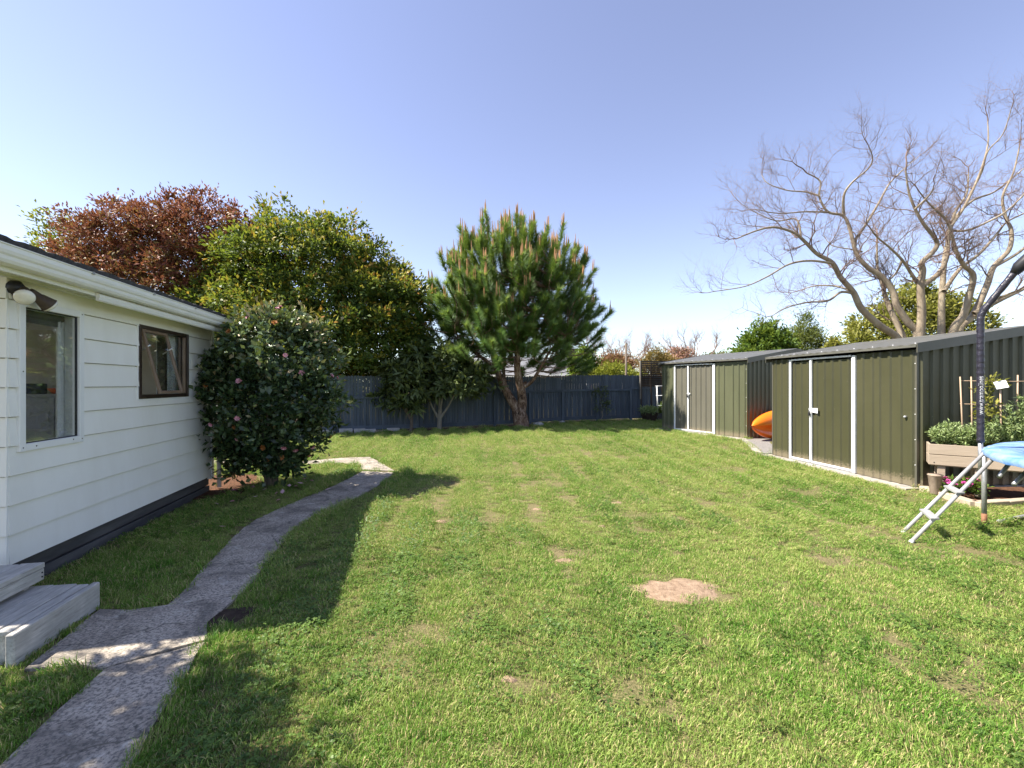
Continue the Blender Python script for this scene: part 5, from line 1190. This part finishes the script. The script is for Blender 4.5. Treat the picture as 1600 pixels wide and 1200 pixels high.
clumps = bpy.data.collections.new('grass_clumps')
def grass_clump(seed, nb_, rad, hmin, hmax, wd):
    r = np.random.default_rng(seed); V = []; F = []; T = []
    for k in range(nb_):
        a = r.uniform(0, 6.28); s_ = rad*math.sqrt(r.uniform()); p = np.array([s_*math.cos(a), s_*math.sin(a), -.004]); h = r.uniform(hmin, hmax); la = r.uniform(0, 6.28); ln_ = r.uniform(.1, .9)*h; l_ = np.array([math.cos(la), math.sin(la), 0]); sd_ = np.array([-l_[1], l_[0], 0])*wd*r.uniform(.6, 1.2)*.5
        m_ = p + l_*ln_*.35 + np.array([0, 0, h*.6]); e = p + l_*ln_ + np.array([0, 0, h*r.uniform(.75, 1.0)]); i0 = len(V)
        V += [p-sd_, p+sd_, m_+sd_*.8, m_-sd_*.8, e]; F += [(i0, i0+1, i0+2, i0+3), (i0+3, i0+2, i0+4)]; T += [r.uniform()]*5
    me = bpy.data.meshes.new('grass_clump'); me.from_pydata([tuple(v) for v in V], [], F); at_ = me.attributes.new('tint', 'FLOAT', 'POINT'); at_.data.foreach_set('value', T); me.materials.append(MAT['grass_blade'])
    o = bpy.data.objects.new('clump_%02d' % len(clumps.objects), me); clumps.objects.link(o)
def clover_clump(seed, nb_, rad):
    r = np.random.default_rng(seed); P_, D, Nn, L, W, T = [], [], [], [], [], []
    for k in range(nb_):
        a = r.uniform(0, 6.28); s_ = rad*math.sqrt(r.uniform()); p = [s_*math.cos(a), s_*math.sin(a), r.uniform(.012, .035)]; b0 = r.uniform(0, 6.28); tt = r.uniform()
        for j in range(3):
            q_ = b0 + j*2.09; P_.append(p); D.append([math.cos(q_), math.sin(q_), r.uniform(0, .35)]); Nn.append([r.normal()*.25, r.normal()*.25, 1]); L.append(r.uniform(.008, .014)); W.append(r.uniform(.008, .013)); T.append(tt)
    V_, F_, T_ = leaf_quads(np.array(P_), unit(np.array(D)), unit(np.array(Nn)), np.array(L), np.array(W), np.array(T), .05); me = np_mesh('clover_clump', V_, F_, False, {'tint': T_}); me.materials.append(MAT['clover_leaf'])
    o = bpy.data.objects.new('clump_%02d' % len(clumps.objects), me); clumps.objects.link(o)
for s_ in range(4): grass_clump(s_, 110, .078, .010, .032, .0036)      # 0-3 short turf
for s_ in range(2): grass_clump(10+s_, 80, .07, .025, .058, .0040)    # 4-5 longer, edges
for s_ in range(2): clover_clump(20+s_, 16, .085)                     # 6-7
r = np.random.default_rng(123)
def scatter(x0, x1, y0, y1, dens):
    k = int((x1-x0)*(y1-y0)*dens); return np.stack([r.uniform(x0, x1, k), r.uniform(y0, y1, k)], 1)
Q = np.concatenate([scatter(-4.2, 4.2, .9, 3.2, 600), scatter(-6, 6.6, 3.2, 6, 420), scatter(-8, 8, 6, 10, 260), scatter(-13, 7, 10, 19, 130)])
x, y = Q[:, 0], Q[:, 1]
ok = (np.abs(x) < 1.19*y + 1.0)
for s_ in slabs:
    for ox, oy in ((0, 0), (.02, 0), (-.02, 0), (0, .025), (0, -.025)): ok &= ~inpoly(x+ox, y+oy, s_)
dxh, dyh = x+3.91, y-3.52; hu = dxh*ch_ + dyh*sh_; hv = -dxh*sh_ + dyh*ch_
ok &= ~((hu < .03) & (hv > -.02) & (hv < HL+.05)); ok &= ~((hu < .80) & (hu > -1) & (hv > Y0s-.02) & (hv < Y1s+.02))
ok &= ~((hu < .30) & (hv > -.1) & (hv < HL) & (r.random(len(x)) < .65*(1-hu/.30)))
ok &= ~((hu < .5) & (hu > -1.5) & (hv > 3.15) & (hv < 4.7))
for (S, f) in ((S1, f1), (S2, f2)): ok &= ~inpoly(x, y, [f(-.29, -.06), f(-.29, S['len']+.1), f(4.6, S['len']+.1), f(4.6, -.06)])
ok &= ~inpoly(x, y, g) & ~inpoly(x, y, [tuple(a_) for a_ in ((6.37, 7.15), (6.13, 6.0), (7.2, 6.22), (8.6, 6.55), (8.7, 7.5))])
for (cx, cy, rx, ry) in DIRT:
    q_ = ((x-cx)/rx)**2 + ((y-cy)/ry)**2; ok &= ~(q_ < r.uniform(.5, 1.9, len(x)))
for i in range(len(FEN)-1):
    p0, p1 = np.array(FEN[i]), np.array(FEN[i+1]); d = (p1-p0)/np.linalg.norm(p1-p0); s_ = (x-p0[0])*d[1] - (y-p0[1])*d[0]; t_ = (x-p0[0])*d[0] + (y-p0[1])*d[1]
    ok &= ~((t_ > -.3) & (t_ < np.linalg.norm(p1-p0)+.3) & (s_ < .40 + r.uniform(-.1, .1, len(x))))
ok &= ~((fbm(x, y, 1.6, 5) > .63) & (r.random(len(x)) < .8) & (x > -1.5)) 
Q = Q[ok]; x, y = Q[:, 0], Q[:, 1]; k = len(x); shade = x < -1.6
cl_n = fbm(x, y, .75, 31); idx = r.integers(0, 4, k)
near_edge = np.zeros(k, bool)
for s_ in slabs:
    for i in range(len(s_)):
        p0, p1 = np.array(s_[i]), np.array(s_[(i+1) % len(s_)]); L_ = np.linalg.norm(p1-p0); d = (p1-p0)/max(L_, 1e-6); t_ = np.clip((x-p0[0])*d[0]+(y-p0[1])*d[1], 0, L_); near_edge |= np.hypot(x-p0[0]-d[0]*t_, y-p0[1]-d[1]*t_) < .08
longer = near_edge & (r.random(k) < .5) | (shade & (r.random(k) < .12)) | (r.random(k) < .03); idx = np.where(longer, r.integers(4, 6, k), idx)
clv = (r.random(k) < np.clip((cl_n-.54)*3.0, 0, .30)) & (y < 9) & ~near_edge; idx = np.where(clv, r.integers(6, 8, k), idx)
# mower passes lay the blades alternately towards and away from the house end
ma = R(6); sx = x*math.cos(ma) + y*math.sin(ma) + .12*np.sin(y*.35); lane = np.sin(sx*2*math.pi/.58)
lean = np.where(y > 4.5, .70, .2)*np.clip(lane*2, -1, 1)
rot = np.stack([lean + r.normal(size=k)*.12, r.normal(size=k)*.12, r.uniform(0, 0.01, k)], 1)
sca = r.uniform(.75, 1.25, k)*np.interp(y, [0, 6, 12, 20], [1.0, 1.1, 1.45, 1.7])
sca *= 1 + np.where(y > 5.0, .34, .12)*np.clip(lane*1.6, -1, .5)
zz = gh(x, y)
me = bpy.data.meshes.new('grass'); me.vertices.add(k); me.vertices.foreach_set('co', np.stack([x, y, zz], 1).astype(np.float32).ravel())
for nm, ty, dat in (('rot', 'FLOAT_VECTOR', rot), ('sca', 'FLOAT', sca), ('cid', 'INT', idx)):
    a_ = me.attributes.new(nm, ty, 'POINT'); a_.data.foreach_set('vector' if ty == 'FLOAT_VECTOR' else 'value', dat.astype(np.int32 if ty == 'INT' else np.float32).ravel())
spin = r.uniform(0, 6.28, k); a_ = me.attributes.new('spin', 'FLOAT', 'POINT'); a_.data.foreach_set('value', spin.astype(np.float32))
go = link('grass', me); tag(go, 'short mown green grass with clover covering the yard', 'grass', kind='stuff')
ng = bpy.data.node_groups.new('grass_scatter', 'GeometryNodeTree'); ng.interface.new_socket('Geometry', in_out='INPUT', socket_type='NodeSocketGeometry'); ng.interface.new_socket('Geometry', in_out='OUTPUT', socket_type='NodeSocketGeometry')
gi = ng.nodes.new('NodeGroupInput'); gout = ng.nodes.new('NodeGroupOutput'); iop = ng.nodes.new('GeometryNodeInstanceOnPoints'); ci = ng.nodes.new('GeometryNodeCollectionInfo')
ci.inputs['Collection'].default_value = clumps; ci.inputs['Separate Children'].default_value = True; ci.inputs['Reset Children'].default_value = True
def na(nm, ty): q_ = ng.nodes.new('GeometryNodeInputNamedAttribute'); q_.data_type = ty; q_.inputs['Name'].default_value = nm; return q_.outputs['Attribute']
ng.links.new(gi.outputs[0], iop.inputs['Points']); ng.links.new(ci.outputs[0], iop.inputs['Instance']); iop.inputs['Pick Instance'].default_value = True
ng.links.new(na('cid', 'INT'), iop.inputs['Instance Index']); ng.links.new(na('sca', 'FLOAT'), iop.inputs['Scale'])
e2r = ng.nodes.new('FunctionNodeEulerToRotation'); ng.links.new(na('rot', 'FLOAT_VECTOR'), e2r.inputs[0])
cx_ = ng.nodes.new('ShaderNodeCombineXYZ'); ng.links.new(na('spin', 'FLOAT'), cx_.inputs[2]); e2s = ng.nodes.new('FunctionNodeEulerToRotation'); ng.links.new(cx_.outputs[0], e2s.inputs[0])
rr_ = ng.nodes.new('FunctionNodeRotateRotation'); rr_.rotation_space = 'LOCAL'; ng.links.new(e2r.outputs[0], rr_.inputs[0]); ng.links.new(e2s.outputs[0], rr_.inputs[1]); ng.links.new(rr_.outputs[0], iop.inputs['Rotation'])
ng.links.new(iop.outputs[0], gout.inputs[0]); md = go.modifiers.new('scatter', 'NODES'); md.node_group = ng
